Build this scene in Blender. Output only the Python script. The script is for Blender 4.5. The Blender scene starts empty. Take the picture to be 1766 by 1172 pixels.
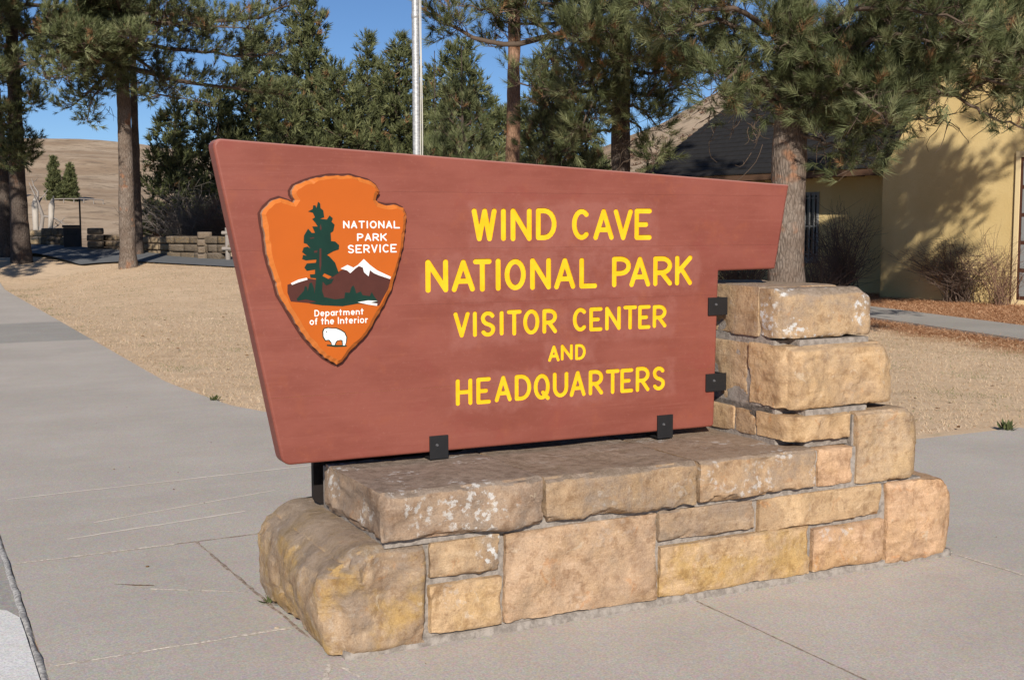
import bpy, bmesh, math, random
import numpy as np
from mathutils import Vector, Matrix
from mathutils.geometry import tessellate_polygon

scene = bpy.context.scene
COL = scene.collection
PI = math.pi
# ------------------------------------------------------------------ camera
CAM_H = 1.6
PW, PH, PF = 1766.0, 1172.0, 2069.87
PITCH, ROLL, YAW = math.radians(5.39955), math.radians(0.13396), math.radians(27.0418)
_c, _s = math.cos(PITCH), math.sin(PITCH)
FWD = np.array([0, _c, -_s]); _dn = np.array([0, -_s, -_c]); _rt = np.array([1.0, 0, 0])
RGT = _rt * math.cos(ROLL) + _dn * math.sin(ROLL)
DWN = -_rt * math.sin(ROLL) + _dn * math.cos(ROLL)
EYE = np.array([0, 0, CAM_H])
cam_data = bpy.data.cameras.new('camera'); cam = bpy.data.objects.new('camera', cam_data); COL.objects.link(cam)
cam_data.sensor_width = 36.0; cam_data.sensor_fit = 'HORIZONTAL'; cam_data.lens = PF / PW * 36.0
cam_data.clip_start = 0.05; cam_data.clip_end = 3000
m = Matrix.Identity(4)
for i in range(3):
    m[i][0], m[i][1], m[i][2], m[i][3] = RGT[i], -DWN[i], -FWD[i], EYE[i]
cam.matrix_world = m
scene.camera = cam
# ------------------------------------------------------------------ sky and sun
SUN_ELEV = math.radians(27.5)
SUN_LEFT = math.radians(-1.5)           # the sun stands behind the camera; positive = to its left
world = bpy.data.worlds.new('World'); scene.world = world; world.use_nodes = True
wn, wl = world.node_tree.nodes, world.node_tree.links
bg = wn['Background']; bg.inputs['Strength'].default_value = 0.08
sky = wn.new('ShaderNodeTexSky'); sky.sky_type = 'NISHITA'; sky.sun_disc = False
sky.sun_elevation = SUN_ELEV; sky.sun_rotation = PI + SUN_LEFT
sky.altitude = 1300; sky.air_density = 0.8; sky.dust_density = 0.0; sky.ozone_density = 6.0
wl.new(sky.outputs['Color'], bg.inputs['Color'])
sd = bpy.data.lights.new('sun', 'SUN'); sd.energy = 5.0; sd.angle = math.radians(0.53); sd.color = (1.0, 0.93, 0.83)
sun = bpy.data.objects.new('sun', sd); COL.objects.link(sun)
to_sun = Vector((-math.sin(SUN_LEFT) * math.cos(SUN_ELEV), -math.cos(SUN_LEFT) * math.cos(SUN_ELEV), math.sin(SUN_ELEV)))
sun.rotation_euler = to_sun.to_track_quat('Z', 'Y').to_euler(); sun.location = (-3, -20, 15)
vs = scene.view_settings
vs.view_transform = 'Standard'; vs.look = 'None'; vs.exposure = 0.12; vs.gamma = 1.0; vs.use_curve_mapping = False
try:
    scene.cycles.max_bounces = 6; scene.cycles.transparent_max_bounces = 4
except Exception:
    pass
# ------------------------------------------------------------------ measuring helpers (photo pixel -> place)
def ray(x, y):
    return RGT * (x - PW / 2) / PF + DWN * (y - PH / 2) / PF + FWD
def at(x, y, dist):                      # the point seen at a photo pixel, dist metres ahead
    d = ray(x, y); return EYE + d * dist / d[1]
def ground(x, y, z=0.0):
    d = ray(x, y); return EYE + d * (z - CAM_H) / d[2]
ORG = ground(584, 1141)
EX = np.array([math.cos(YAW), math.sin(YAW), 0]); EY = np.array([-math.sin(YAW), math.cos(YAW), 0])
def onv(x, y, v):                        # sign frame (u, v, z) of a pixel on the plane v
    d = ray(x, y); t = (v - (EYE - ORG) @ EY) / (d @ EY); p = EYE + d * t
    return np.array([(p - ORG) @ EX, v, p[2]])
def loc(p):
    p = np.asarray(p, float); return np.array([(p - ORG) @ EX, (p - ORG) @ EY, p[2]])
def wpt(u, v, z=0.0):
    return ORG + EX * u + EY * v + np.array([0, 0, z])
SIGN_M = Matrix.Translation(Vector(ORG)) @ Matrix.Rotation(YAW, 4, 'Z')
# ------------------------------------------------------------------ noise
def _hash(ix, iy, iz, seed):
    h = (ix.astype(np.int64) * 374761393 + iy.astype(np.int64) * 668265263 + iz.astype(np.int64) * 2147483647 + seed * 974634777) & 0xffffffff
    h = ((h ^ (h >> 13)) * 1274126177) & 0xffffffff
    h = (h ^ (h >> 16)) & 0xffff
    return h / 32767.5 - 1.0
def vnoise(P, seed=0):
    P = np.asarray(P, float); i = np.floor(P); f = P - i; f = f * f * (3 - 2 * f); i = i.astype(np.int64)
    r = 0
    for dx in (0, 1):
        wx = f[:, 0] if dx else 1 - f[:, 0]
        for dy in (0, 1):
            wy = f[:, 1] if dy else 1 - f[:, 1]
            for dz in (0, 1):
                wz = f[:, 2] if dz else 1 - f[:, 2]
                r = r + wx * wy * wz * _hash(i[:, 0] + dx, i[:, 1] + dy, i[:, 2] + dz, seed)
    return r
def fbm(P, seed=0, octaves=4, gain=0.5):
    P = np.asarray(P, float); a, r = 1.0, 0
    for o in range(octaves):
        r = r + a * vnoise(P * 2 ** o + 17.3 * o, seed + o); a *= gain
    return r
# ------------------------------------------------------------------ object helpers
def tag(o, label=None, cat=None, group=None, kind=None):
    if label: o['label'] = label
    if cat: o['category'] = cat
    if group: o['group'] = group
    if kind: o['kind'] = kind
    return o
def empty(name, location=(0, 0, 0), rotz=0.0):
    o = bpy.data.objects.new(name, None); COL.objects.link(o)
    o.location = Vector(location); o.rotation_euler = (0, 0, rotz); o.empty_display_size = 0.2
    return o
def mesh_obj(name, verts, faces, mat, parent=None, smooth=False, mats=None, fmat=None):
    me = bpy.data.meshes.new(name)
    verts = np.asarray(verts, np.float32).reshape(-1, 3)
    if isinstance(faces, np.ndarray):
        nf, k = faces.shape
        me.vertices.add(len(verts)); me.vertices.foreach_set('co', verts.ravel())
        me.loops.add(nf * k); me.loops.foreach_set('vertex_index', faces.astype(np.int32).ravel())
        me.polygons.add(nf); me.polygons.foreach_set('loop_start', np.arange(0, nf * k, k, dtype=np.int32))
        me.update(calc_edges=True)
    else:
        me.from_pydata([tuple(v) for v in verts.tolist()], [], faces)
    for mm in (mats or [mat]): me.materials.append(mm)
    if fmat is not None: me.polygons.foreach_set('material_index', np.asarray(fmat, np.int32))
    if smooth: me.polygons.foreach_set('use_smooth', np.ones(len(me.polygons), bool))
    me.update()
    o = bpy.data.objects.new(name, me); COL.objects.link(o)
    if parent: o.parent = parent
    return o
def bm_obj(name, bm, mat, parent=None, smooth=False):
    bmesh.ops.recalc_face_normals(bm, faces=bm.faces[:])
    me = bpy.data.meshes.new(name); bm.to_mesh(me); bm.free()
    me.materials.append(mat)
    if smooth: me.polygons.foreach_set('use_smooth', np.ones(len(me.polygons), bool))
    o = bpy.data.objects.new(name, me); COL.objects.link(o)
    if parent: o.parent = parent
    return o
def copy_tree(o, parent=None):
    c = o.copy(); COL.objects.link(c)
    if parent: c.parent = parent
    for ch in list(o.children): copy_tree(ch, c)
    return c
def bm_box(bm, x0, x1, y0, y1, z0, z1, bev=0.0, rot=None, org=None):
    vs_ = [bm.verts.new((x, y, z)) for x in (x0, x1) for y in (y0, y1) for z in (z0, z1)]
    fs = [bm.faces.new([vs_[i] for i in f]) for f in ((0, 1, 3, 2), (4, 6, 7, 5), (0, 4, 5, 1), (2, 3, 7, 6), (0, 2, 6, 4), (1, 5, 7, 3))]
    if bev > 0:
        es = list({e for f in fs for e in f.edges})
        bmesh.ops.bevel(bm, geom=es, offset=bev, segments=2, affect='EDGES', profile=0.6)
    return vs_
def box_obj(name, x0, x1, y0, y1, z0, z1, mat, parent=None, bev=0.0):
    bm = bmesh.new(); bm_box(bm, x0, x1, y0, y1, z0, z1, bev); return bm_obj(name, bm, mat, parent)
def set_attr(o, name, values):            # one float per vertex
    a = o.data.attributes.new(name, 'FLOAT', 'POINT'); a.data.foreach_set('value', np.asarray(values, np.float32))
class Tubes:                              # many tapered tubes in one mesh
    def __init__(s, sides=6): s.V, s.F, s.n, s.k = [], [], 0, sides
    def add(s, pts, radii, sides=None, cap=True):
        k = sides or s.k; pts = np.asarray(pts, float); n = len(pts); radii = np.broadcast_to(np.asarray(radii, float), (n,))
        t = np.gradient(pts, axis=0); t /= np.linalg.norm(t, axis=1)[:, None] + 1e-9
        ref = np.array([0, 0, 1.0]) if abs(t[0][2]) < 0.8 else np.array([1.0, 0, 0])
        a = np.cross(t, ref); a /= np.linalg.norm(a, axis=1)[:, None] + 1e-9; b = np.cross(t, a)
        ang = np.arange(k) * 2 * PI / k
        ring = pts[:, None, :] + radii[:, None, None] * (np.cos(ang)[None, :, None] * a[:, None, :] + np.sin(ang)[None, :, None] * b[:, None, :])
        s.V.append(ring.reshape(-1, 3))
        i = np.arange(n - 1)[:, None] * k; j = np.arange(k)[None, :]; j2 = (j + 1) % k
        q = np.stack([i + j, i + j2, i + k + j2, i + k + j], -1).reshape(-1, 4) + s.n
        s.F.append(q); s.n += n * k
    def build(s, name, mat, parent=None, smooth=True):
        if not s.V: return None
        return mesh_obj(name, np.concatenate(s.V), np.concatenate(s.F), mat, parent, smooth)
# ------------------------------------------------------------------ materials
def srgb(r, g, b):
    f = lambda c: (c / 255 / 12.92) if c / 255 <= 0.04045 else ((c / 255 + 0.055) / 1.055) ** 2.4
    return (f(r), f(g), f(b), 1.0)
class M:
    def __init__(s, name, rough=0.8, spec=0.3):
        s.m = bpy.data.materials.new(name); s.m.use_nodes = True
        s.n, s.l = s.m.node_tree.nodes, s.m.node_tree.links
        s.b = s.n['Principled BSDF']; s.b.inputs['Roughness'].default_value = rough
        s.b.inputs['Specular IOR Level'].default_value = spec
        s._co = {}
    def co(s, kind='Object'):
        if 'tc' not in s._co: s._co['tc'] = s.n.new('ShaderNodeTexCoord')
        return s._co['tc'].outputs[kind]
    def geo(s, out): 
        if 'g' not in s._co: s._co['g'] = s.n.new('ShaderNodeNewGeometry')
        return s._co['g'].outputs[out]
    def val(s, inp, v):
        if isinstance(v, (int, float)): inp.default_value = v
        elif isinstance(v, (tuple, list)): inp.default_value = v
        else: s.l.new(v, inp)
    def noise(s, scale, detail=4, rough=0.55, stretch=None, dist=0.0, vec=None, w=None):
        v = vec or s.co()
        if stretch:
            mp = s.n.new('ShaderNodeMapping'); s.l.new(v, mp.inputs['Vector']); mp.inputs['Scale'].default_value = stretch; v = mp.outputs['Vector']
        t = s.n.new('ShaderNodeTexNoise'); t.inputs['Scale'].default_value = scale; t.inputs['Detail'].default_value = detail
        t.inputs['Roughness'].default_value = rough; t.inputs['Distortion'].default_value = dist
        s.l.new(v, t.inputs['Vector']); return t.outputs['Fac']
    def voro(s, scale, feature='F1', out='Distance', stretch=None, rand=1.0):
        v = s.co()
        if stretch:
            mp = s.n.new('ShaderNodeMapping'); s.l.new(v, mp.inputs['Vector']); mp.inputs['Scale'].default_value = stretch; v = mp.outputs['Vector']
        t = s.n.new('ShaderNodeTexVoronoi'); t.feature = feature; t.inputs['Scale'].default_value = scale; t.inputs['Randomness'].default_value = rand
        s.l.new(v, t.inputs['Vector']); return t.outputs[out]
    def ramp(s, fac, lo, hi, a=0.0, b=1.0):
        t = s.n.new('ShaderNodeMapRange'); t.inputs['From Min'].default_value = lo; t.inputs['From Max'].default_value = hi
        t.inputs['To Min'].default_value = a; t.inputs['To Max'].default_value = b; t.interpolation_type = 'SMOOTHSTEP'
        s.l.new(fac, t.inputs['Value']); return t.outputs['Result']
    def math(s, op, a, b=0.0, c=0.0):
        t = s.n.new('ShaderNodeMath'); t.operation = op; s.val(t.inputs[0], a); s.val(t.inputs[1], b); s.val(t.inputs[2], c); return t.outputs[0]
    def mix(s, fac, a, b, mode='MIX'):
        t = s.n.new('ShaderNodeMix'); t.data_type = 'RGBA'; t.blend_type = mode
        s.val(t.inputs[0], fac); s.val(t.inputs[6], a); s.val(t.inputs[7], b); return t.outputs[2]
    def attr(s, name, kind='GEOMETRY', out='Fac'):
        t = s.n.new('ShaderNodeAttribute'); t.attribute_type = kind; t.attribute_name = name; return t.outputs[out]
    def sep(s, vec, axis):
        t = s.n.new('ShaderNodeSeparateXYZ'); s.l.new(vec, t.inputs[0]); return t.outputs[axis]
    def color(s, c): s.val(s.b.inputs['Base Color'], c); return s
    def rough(s, r): s.val(s.b.inputs['Roughness'], r); return s
    def bump(s, h, strength=0.5, dist=0.01, prev=None):
        t = s.n.new('ShaderNodeBump'); t.inputs['Strength'].default_value = strength; t.inputs['Distance'].default_value = dist
        s.l.new(h, t.inputs['Height'])
        if prev is not None: s.l.new(prev, t.inputs['Normal'])
        s.l.new(t.outputs['Normal'], s.b.inputs['Normal']); return t.outputs['Normal']
def plain(name, c, rough=0.6, var=0.12, scale=20, spec=0.3, bump=0.0, metallic=0.0):
    k = M(name, rough, spec); n = k.noise(scale)
    d = tuple(x * (1 - var) for x in c[:3]) + (1,); e = tuple(min(1, x * (1 + var)) for x in c[:3]) + (1,)
    k.color(k.mix(n, d, e)); k.b.inputs['Metallic'].default_value = metallic
    if bump: k.bump(k.noise(scale * 4), bump, 0.005)
    return k.m
# ================================================================== GROUND
def concrete(name, base, warm=0.0):
    k = M(name, 0.95, 0.03)
    big = k.noise(0.7, 5, 0.6); mid = k.noise(4.5, 5, 0.65); fine = k.noise(110, 4, 0.8); streak = k.noise(1.6, 5, 0.65, stretch=(0.6, 3.0, 1), dist=0.5)
    b = base[:3]; sc_ = lambda f, g=1.0, h=1.0: (b[0] * f, b[1] * f * g, b[2] * f * h, 1)
    c = k.mix(k.ramp(big, 0.3, 0.7), sc_(0.86), sc_(1.08))
    c = k.mix(k.ramp(mid, 0.36, 0.72, 0, 0.5), c, sc_(1.0, 0.94, 0.86))
    c = k.mix(k.ramp(streak, 0.5, 0.75, 0, 0.4), c, sc_(1.14, 1.0, 1.0))
    c = k.mix(k.ramp(fine, 0.35, 0.65, 0, 0.75), c, sc_(0.6))
    agg = k.voro(75, out='Color'); c = k.mix(0.16, c, agg, 'SOFT_LIGHT')
    pits = k.ramp(k.voro(60), 0.0, 0.13, 1, 0)
    c = k.mix(k.math('MULTIPLY', k.math('MULTIPLY', pits, k.ramp(k.noise(9, 3), 0.45, 0.6)), 0.65), c, sc_(0.35))
    # faint dark drips and foot-worn stains
    c = k.mix(k.ramp(k.noise(2.3, 6, 0.75, dist=1.0), 0.58, 0.72, 0, 0.28), c, sc_(0.66, 0.95, 0.9))
    k.color(c); b_ = k.bump(fine, 0.35, 0.004); k.bump(mid, 0.2, 0.01, prev=b_)
    return k.m
CONC = concrete('concrete', (0.585, 0.533, 0.480, 1))
CONC_DARK = concrete('concrete_patch', (0.45, 0.425, 0.39, 1))
CONC_PALE = concrete('concrete_new', (0.86, 0.85, 0.83, 1))
k = M('joint_dirt', 0.95, 0.1)
k.color(k.mix(k.ramp(k.noise(25, 3), 0.4, 0.65), (0.10, 0.085, 0.07, 1), (0.30, 0.25, 0.2, 1))); JOINT = k.m

LX, LY = 0.574, -0.819                    # run of the visitor centre wall
def rise(x, y):                            # the lawn lifts gently towards the pines on the left
    s = np.clip((5 - x) / 11, 0, 1); s = s * s * (3 - 2 * s)
    t = np.clip(y - 20, 0, None); r = np.where(t < 6, t * t / 12, t - 3) * 0.056
    u = (x - ORG[0]) * EX[0] + (y - ORG[1]) * EX[1]; v = (x - ORG[0]) * EY[0] + (y - ORG[1]) * EY[1]
    a = np.clip((u - 1.1) / 3.7, 0, 1); b = np.clip((v - 29) / 7, 0, 1); q = np.maximum(a * a * (3 - 2 * a), b * b * (3 - 2 * b))   # the walk itself stays level
    return s * q * np.minimum(r, 1.0)
def gz(x, y): return float(rise(np.array([x]), np.array([y]))[0])
def ground_at(px, py, d):                  # stand a thing at image column px, d metres ahead, on the terrain
    p = at(px, py, d); return np.array([p[0], p[1], gz(p[0], p[1])])

# terrain sheet: lawn near, dry hillsides far, one polar mesh round the camera out to the horizon
SKYL = [(-900, 250), (-300, 235), (0, 226), (60, 226), (150, 228), (250, 236), (430, 262), (600, 300), (760, 310), (880, 285), (960, 262), (1050, 232), (1130, 196), (1200, 160), (1290, 116), (1400, 80), (1600, 60), (1900, 80), (2600, 200)]
def terrain(x, y):
    az = np.arctan2(x, np.maximum(y, 1e-3)); r = np.hypot(x, y)
    px = PW / 2 + PF * np.tan(np.clip(az, -1.0, 1.0))
    top = np.interp(px, [a for a, b in SKYL], [b for a, b in SKYL])
    R = np.interp(px, [-500, 300, 700, 900, 1300, 2000], [330, 330, 260, 170, 150, 150])
    r0 = np.interp(px, [-500, 300, 700, 900, 1300, 2000], [85, 85, 70, 48, 46, 60])
    rc = r * np.cos(az)
    H = (390.4 - top) / PF * R * np.cos(az)
    t = np.clip((r - r0) / (R - r0), 0, 1); s = t ** 1.25 * (1.0 - 0.18 * t * (1 - t))
    n = fbm(np.stack([x / 26, y / 26, np.zeros_like(x)], 1), 5, 4) * np.clip((r - r0) / 60, 0, 1) * 1.6
    h = s * H + n * (1 - t * 0.7)
    dip = -2.4 * np.exp(-((r - 62) / 12) ** 2) * np.clip((0 - x) / 10, 0, 1)
    h = h + dip
    back = np.clip((r - R) / 200, 0, 1); h = h - back * 0.5 * H
    front = np.clip((y - 5) / 20, 0, 1)
    return h * front + rise(x, y) * np.clip(1 - (r - 60) / 40, 0, 1)
azs = np.concatenate([np.linspace(-PI, -0.8, 40, endpoint=False), np.linspace(-0.8, 0.8, 220, endpoint=False), np.linspace(0.8, PI, 40, endpoint=False)])
rs = np.concatenate([[0.6], np.geomspace(1.5, 900, 120)])
A, Rr = np.meshgrid(azs, rs); X, Y = (np.sin(A) * Rr).ravel(), (np.cos(A) * Rr).ravel()
Z = terrain(X, Y) - 0.012
na, nr = len(azs), len(rs)
i = np.arange(nr - 1)[:, None] * na; j = np.arange(na)[None, :]; j2 = (j + 1) % na
F = np.stack([i + j, i + j2, i + na + j2, i + na + j], -1).reshape(-1, 4)
k = M('dry_grass_ground', 0.95, 0.05)
n1, n2, n3, n4 = k.noise(0.06, 5, 0.6), k.noise(0.5, 5, 0.6), k.noise(9, 4, 0.65), k.noise(120, 3, 0.7)
lawn = k.mix(k.ramp(n2, 0.35, 0.7), (0.68, 0.505, 0.33, 1), (0.78, 0.595, 0.405, 1))
lawn = k.mix(k.ramp(k.noise(2.2, 6, 0.75, stretch=(.7, 1.6, 1)), 0.5, 0.68, 0, 0.9), lawn, (0.43, 0.325, 0.21, 1)); lawn = k.mix(k.ramp(k.noise(3.0, 5, 0.7), 0.58, 0.70, 0, 0.6), lawn, (0.36, 0.33, 0.17, 1))
lawn = k.mix(k.ramp(n3, 0.4, 0.7, 0, 0.6), lawn, (0.60, 0.44, 0.31, 1))
lawn = k.mix(k.ramp(n4, 0.35, 0.65, 0, 0.7), lawn, (0.52, 0.38, 0.26, 1))
hillc = k.mix(k.ramp(n1, 0.38, 0.62), (0.37, 0.265, 0.175, 1), (0.50, 0.385, 0.27, 1))
hillc = k.mix(k.ramp(k.noise(0.35, 6, 0.7), 0.5, 0.62, 0, 0.75), hillc, (0.23, 0.175, 0.12, 1))
hillc = k.mix(k.ramp(k.noise(1.6, 4, 0.7), 0.5, 0.7, 0, 0.5), hillc, (0.27, 0.175, 0.13, 1))
dist = k.n.new('ShaderNodeVectorMath'); dist.operation = 'LENGTH'; k.l.new(k.co(), dist.inputs[0])
far = k.ramp(dist.outputs['Value'], 42, 60)
# fallen needles under the trees by the visitor centre
def spot(cx, cy, r0, r1):
    sub = k.n.new('ShaderNodeVectorMath'); sub.operation = 'SUBTRACT'; k.l.new(k.co(), sub.inputs[0]); sub.inputs[1].default_value = (cx, cy, 0)
    ln = k.n.new('ShaderNodeVectorMath'); ln.operation = 'LENGTH'; k.l.new(sub.outputs[0], ln.inputs[0])
    w = k.math('ADD', ln.outputs['Value'], k.math('MULTIPLY', k.noise(1.2, 4), 2.0))
    return k.ramp(w, r0, r1, 1, 0)
_p1, _p2 = ground(1500, 549), ground(1766, 588); _n = np.array([-(_p2 - _p1)[1], (_p2 - _p1)[0]]); _n = _n / np.linalg.norm(_n); _n = _n if _n @ np.array([0, 1.0]) > 0 else -_n; _off = float(_n @ _p1[:2])
def litter_depth(x, y): return x * _n[0] + y * _n[1] - _off          # metres past the near edge of the narrow path
dp = k.n.new('ShaderNodeVectorMath'); dp.operation = 'DOT_PRODUCT'; k.l.new(k.co(), dp.inputs[0]); dp.inputs[1].default_value = (_n[0], _n[1], 0)
litter = k.math('MULTIPLY', k.ramp(k.math('ADD', dp.outputs['Value'], k.math('MULTIPLY', k.noise(1.5, 4), 1.2)), _off - 0.9, _off + 0.1), k.ramp(k.sep(k.co(), 0), 0.0, 2.5))
litc = k.mix(k.ramp(k.noise(14, 5, 0.7), 0.35, 0.65), (0.30, 0.135, 0.06, 1), (0.45, 0.24, 0.12, 1))
c = k.mix(litter, lawn, litc); c = k.mix(far, c, hillc)
k.color(c); k.bump(n4, 0.3, 0.01)
terr = mesh_obj('ground', np.stack([X, Y, Z], 1), F, k.m, smooth=True); tag(terr, kind='structure')

# pavement: every slab a piece of its own, in the frame of the sign (u along the sign, v away from it)
pave = tag(empty('pavement', ORG, YAW), kind='structure')
TOP = 0.0
def slab(poly, mat=None, gap=0.0095, top=TOP, seed=0, name='slab'):
    bm = bmesh.new()
    vb = [bm.verts.new((x, y, top)) for x, y in poly]
    f = bm.faces.new(vb)
    r = bmesh.ops.inset_individual(bm, faces=[f], thickness=gap, use_even_offset=True, depth=0)
    rim = [v for v in vb]
    for v in bm.verts:
        w = wpt(v.co.x, v.co.y); v.co.z += gz(w[0], w[1])
    for v in rim: v.co.z -= 0.03
    return bm_obj(name, bm, mat or CONC, pave)
UL, UR = -0.97, 1.045
slabs = [
    [(UL, -1.6), (-0.03, -1.6), (-0.03, 0.44), (UL, 0.44)],
    [(UL, 0.44), (-0.03, 0.44), (-0.05, 1.02), (UL, 1.6)],
    [(UL, 1.6), (-0.05, 1.02), (-0.09, 1.96), (UL, 1.96)],
    [(-0.03, -1.6), (1.6, -1.6), (1.6, 0.1), (-0.03, 0.1)],
    [(1.6, -1.6), (3.16, -1.6), (3.16, 0.1), (1.6, 0.1)],
    [(3.16, -1.6), (4.8, -1.6), (4.8, 0.62), (3.16, 0.62)],
    [(3.16, 0.62), (4.8, 0.62), (4.8, 2.46), (3.16, 2.46)],
    [(4.8, -1.6), (6.5, -1.6), (6.5, 2.44), (4.8, 2.44)],
    [(6.5, -1.6), (8.2, -1.6), (8.2, 2.4), (6.5, 2.4)],
    [(-0.03, 0.1), (3.16, 0.1), (3.16, 1.96), (-0.09, 1.96), (-0.05, 1.02), (-0.03, 0.44)],
    [(UL, 1.96), (3.16, 1.96), (3.16, 2.46), (2.5, 2.75), (1.9, 3.5), (1.62, 4.6), (1.53, 5.3), (UL, 5.3)],
    [(UL, 5.3), (1.53, 5.3), (1.44, 5.96), (1.23, 6.6), (1.08, 8.1), (UR, 8.6), (UL, 8.6)],
    [(UL, 8.6), (UR, 8.6), (UR, 13.9), (UL, 13.9)],
]
for q in slabs: slab(q)
slab([(UL, 13.9), (UR, 13.9), (UR, 17.55), (UL, 17.55)], CONC_DARK)
for q in range(11): v0 = 17.55 + 2.0 * q; slab([(UL, v0), (UR, v0), (UR, v0 + 2.0), (UL, v0 + 2.0)], gap=0.003)
sub = box_obj('joint_bed', UL + 0.002, 8.19, -1.59, 2.39, -0.09, -0.0085, JOINT, pave)
sub = box_obj('joint_bed', UL + 0.002, 1.4, 2.4, 5.9, -0.09, -0.0085, JOINT, pave)
# rough cement seam, then a lower darker gutter with a pale rounded patch on the kerb side
k = M('seam_cement', 0.9, 0.2); k.color(k.mix(k.ramp(k.noise(60, 4), 0.35, 0.65), (0.26, 0.25, 0.24, 1), (0.55, 0.53, 0.50, 1))); SEAM = k.m
n = 160; vv = np.linspace(-1.6, 6.5, n); prof = []
for t_, (du, dz) in enumerate(((0.0, -0.012), (-0.006, 0.004), (-0.022, 0.005), (-0.034, -0.012))):
    w = fbm(np.stack([vv * 9, vv * 0 + t_, vv * 0], 1), 31 + t_, 3) * 0.006
    prof.append(np.stack([UL - 0.001 + du + w, vv, dz + w * 0.3 + vv * 0], 1))
P = np.stack(prof, 1).reshape(-1, 3); i = np.arange(n - 1)[:, None] * 4; j = np.arange(3)[None, :]
mesh_obj('cement_seam', P, np.stack([i + j, i + j + 1, i + 5 + j, i + 4 + j], -1).reshape(-1, 4), SEAM, pave, True)
for q in range(20): slab([(-5.5, -1.6 + 2 * q), (UL - 0.03, -1.6 + 2 * q), (UL - 0.03, 0.4 + 2 * q), (-5.5, 0.4 + 2 * q)], CONC_DARK, 0.001, -0.004, name='gutter')
pl = [loc(ground(x, y))[:2] for x, y in ((96, 1172), (72, 1128), (52, 1092), (34, 1066), (12, 1054), (-20, 1050), (-80, 1056), (-200, 1080), (-300, 1172), (-200, 1300), (160, 1330))]
bm = bmesh.new(); f = bm.faces.new([bm.verts.new((min(x, UL - 0.032), y, 0.006)) for x, y in pl]); r = bmesh.ops.extrude_face_region(bm, geom=[f])
for v in [g for g in r['geom'] if isinstance(g, bmesh.types.BMVert)]: v.co.z = -0.02
bm_obj('cement_patch', bm, CONC_PALE, pave)
# narrow concrete path in front of the visitor centre
pa = [ground(1440, 524)[:2], ground(1500, 530)[:2], ground(1766, 564)[:2], ground(1900, 582)[:2]]
pb = [ground(1440, 541)[:2], ground(1500, 549)[:2], ground(1766, 588)[:2], ground(1900, 608)[:2]]
d = pa[0] - pa[2]; d = d / np.linalg.norm(d)
pa = [pa[0] + d * 9] + pa; pb = [pb[0] + d * 9] + pb
path = tag(empty('path'), kind='structure')
for q in range(4):
    bm = bmesh.new(); a0, a1, b0, b1 = pa[q], pa[q + 1], pb[q], pb[q + 1]
    fv = [bm.verts.new((p[0], p[1], 0.03)) for p in (a0, a1, b1, b0)]; f = bm.faces.new(fv)
    bmesh.ops.inset_individual(bm, faces=[f], thickness=0.012, depth=0)
    for v in fv: v.co.z = -0.02
    bm_obj('slab', bm, CONC_DARK, path)

# cement and dirt smeared along the slab joints
k = M('pale_joint_smear', 0.95, 0.1); k.color(k.mix(k.ramp(k.noise(45, 4, .7), .4, .6), (0.46, 0.40, 0.335, 1), (0.70, 0.63, 0.55, 1))); k.bump(k.noise(90, 3), .6, .006); SMP = k.m
k = M('brown_joint_dirt', 0.95, 0.1); k.color(k.mix(k.ramp(k.noise(30, 4, .7), .4, .62), (0.24, 0.18, 0.14, 1), (0.42, 0.35, 0.29, 1))); SMB = k.m
def smear(a, b, w, mat, seed, brk=0.0):
    a, b = np.array(a, float), np.array(b, float); n = max(8, int(np.linalg.norm(b - a) / .02)); t = np.linspace(0, 1, n); d = (b - a) / np.linalg.norm(b - a); nn = np.array([-d[1], d[0]])
    c = a + (b - a) * t[:, None]; q = np.stack([t * 50 * np.linalg.norm(b - a) / 3, t * 0 + seed, t * 0], 1)
    w1, w2 = np.clip(fbm(q, seed, 3) * .45 + .7 - brk, .12, 2) * w * .5, np.clip(fbm(q, seed + 5, 3) * .45 + .7 - brk, .12, 2) * w * .5
    P = np.concatenate([np.column_stack([c + nn * w1[:, None], t * 0 + .0022]), np.column_stack([c, t * 0 + .004]), np.column_stack([c - nn * w2[:, None], t * 0 + .0022])]); i = np.arange(n - 1)
    F = np.concatenate([np.stack([i, i + n, i + n + 1, i + 1], 1), np.stack([i + n, i + 2 * n, i + 2 * n + 1, i + n + 1], 1)]); mesh_obj('joint_smear', P, F, mat, pave)
smear((UL + .02, 1.955), (-.2, 1.965), .034, SMP, 3); smear((-.3, 1.962), (.25, 1.972), .016, SMB, 9)
smear((UL + .03, .44), (-.05, .45), .028, SMP, 4, .15); smear((-.09, 1.95), (-.05, 1.02), .022, SMB, 5); smear((-.05, 1.02), (-.02, .3), .02, SMB, 6)
smear((-.25, -.42), (-.03, -.01), .034, SMP, 7); smear((-.02, -.01), (.02, -.18), .022, SMP, 8); smear((1.6, -.02), (1.6, -1.3), .009, SMB, 10); smear((3.16, -.02), (3.165, -.8), .028, SMP, 11); smear((3.16, .02), (3.16, .5), .02, SMP, 12)
smear((-.45, 1.24), (-.08, 1.0), .014, SMP, 13, .1)
k = M('faint_scrape', 0.95, 0.03); k.color(k.mix(k.noise(45, 4, .7), (0.60, 0.545, 0.48, 1), (0.72, 0.66, 0.59, 1))); SMF = k.m
smear((UL + .1, 3.45), (1.4, 3.62), .03, SMF, 14, .1); smear((UL + .3, 2.32), (.3, 2.5), .03, SMF, 15); smear((-.5, 2.62), (.6, 2.95), .016, SMF, 16, .1); smear((2.6, -1.25), (3.6, -.55), .014, SMF, 17); smear((2.3, -1.15), (2.75, -.85), .014, SMF, 18)
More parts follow.
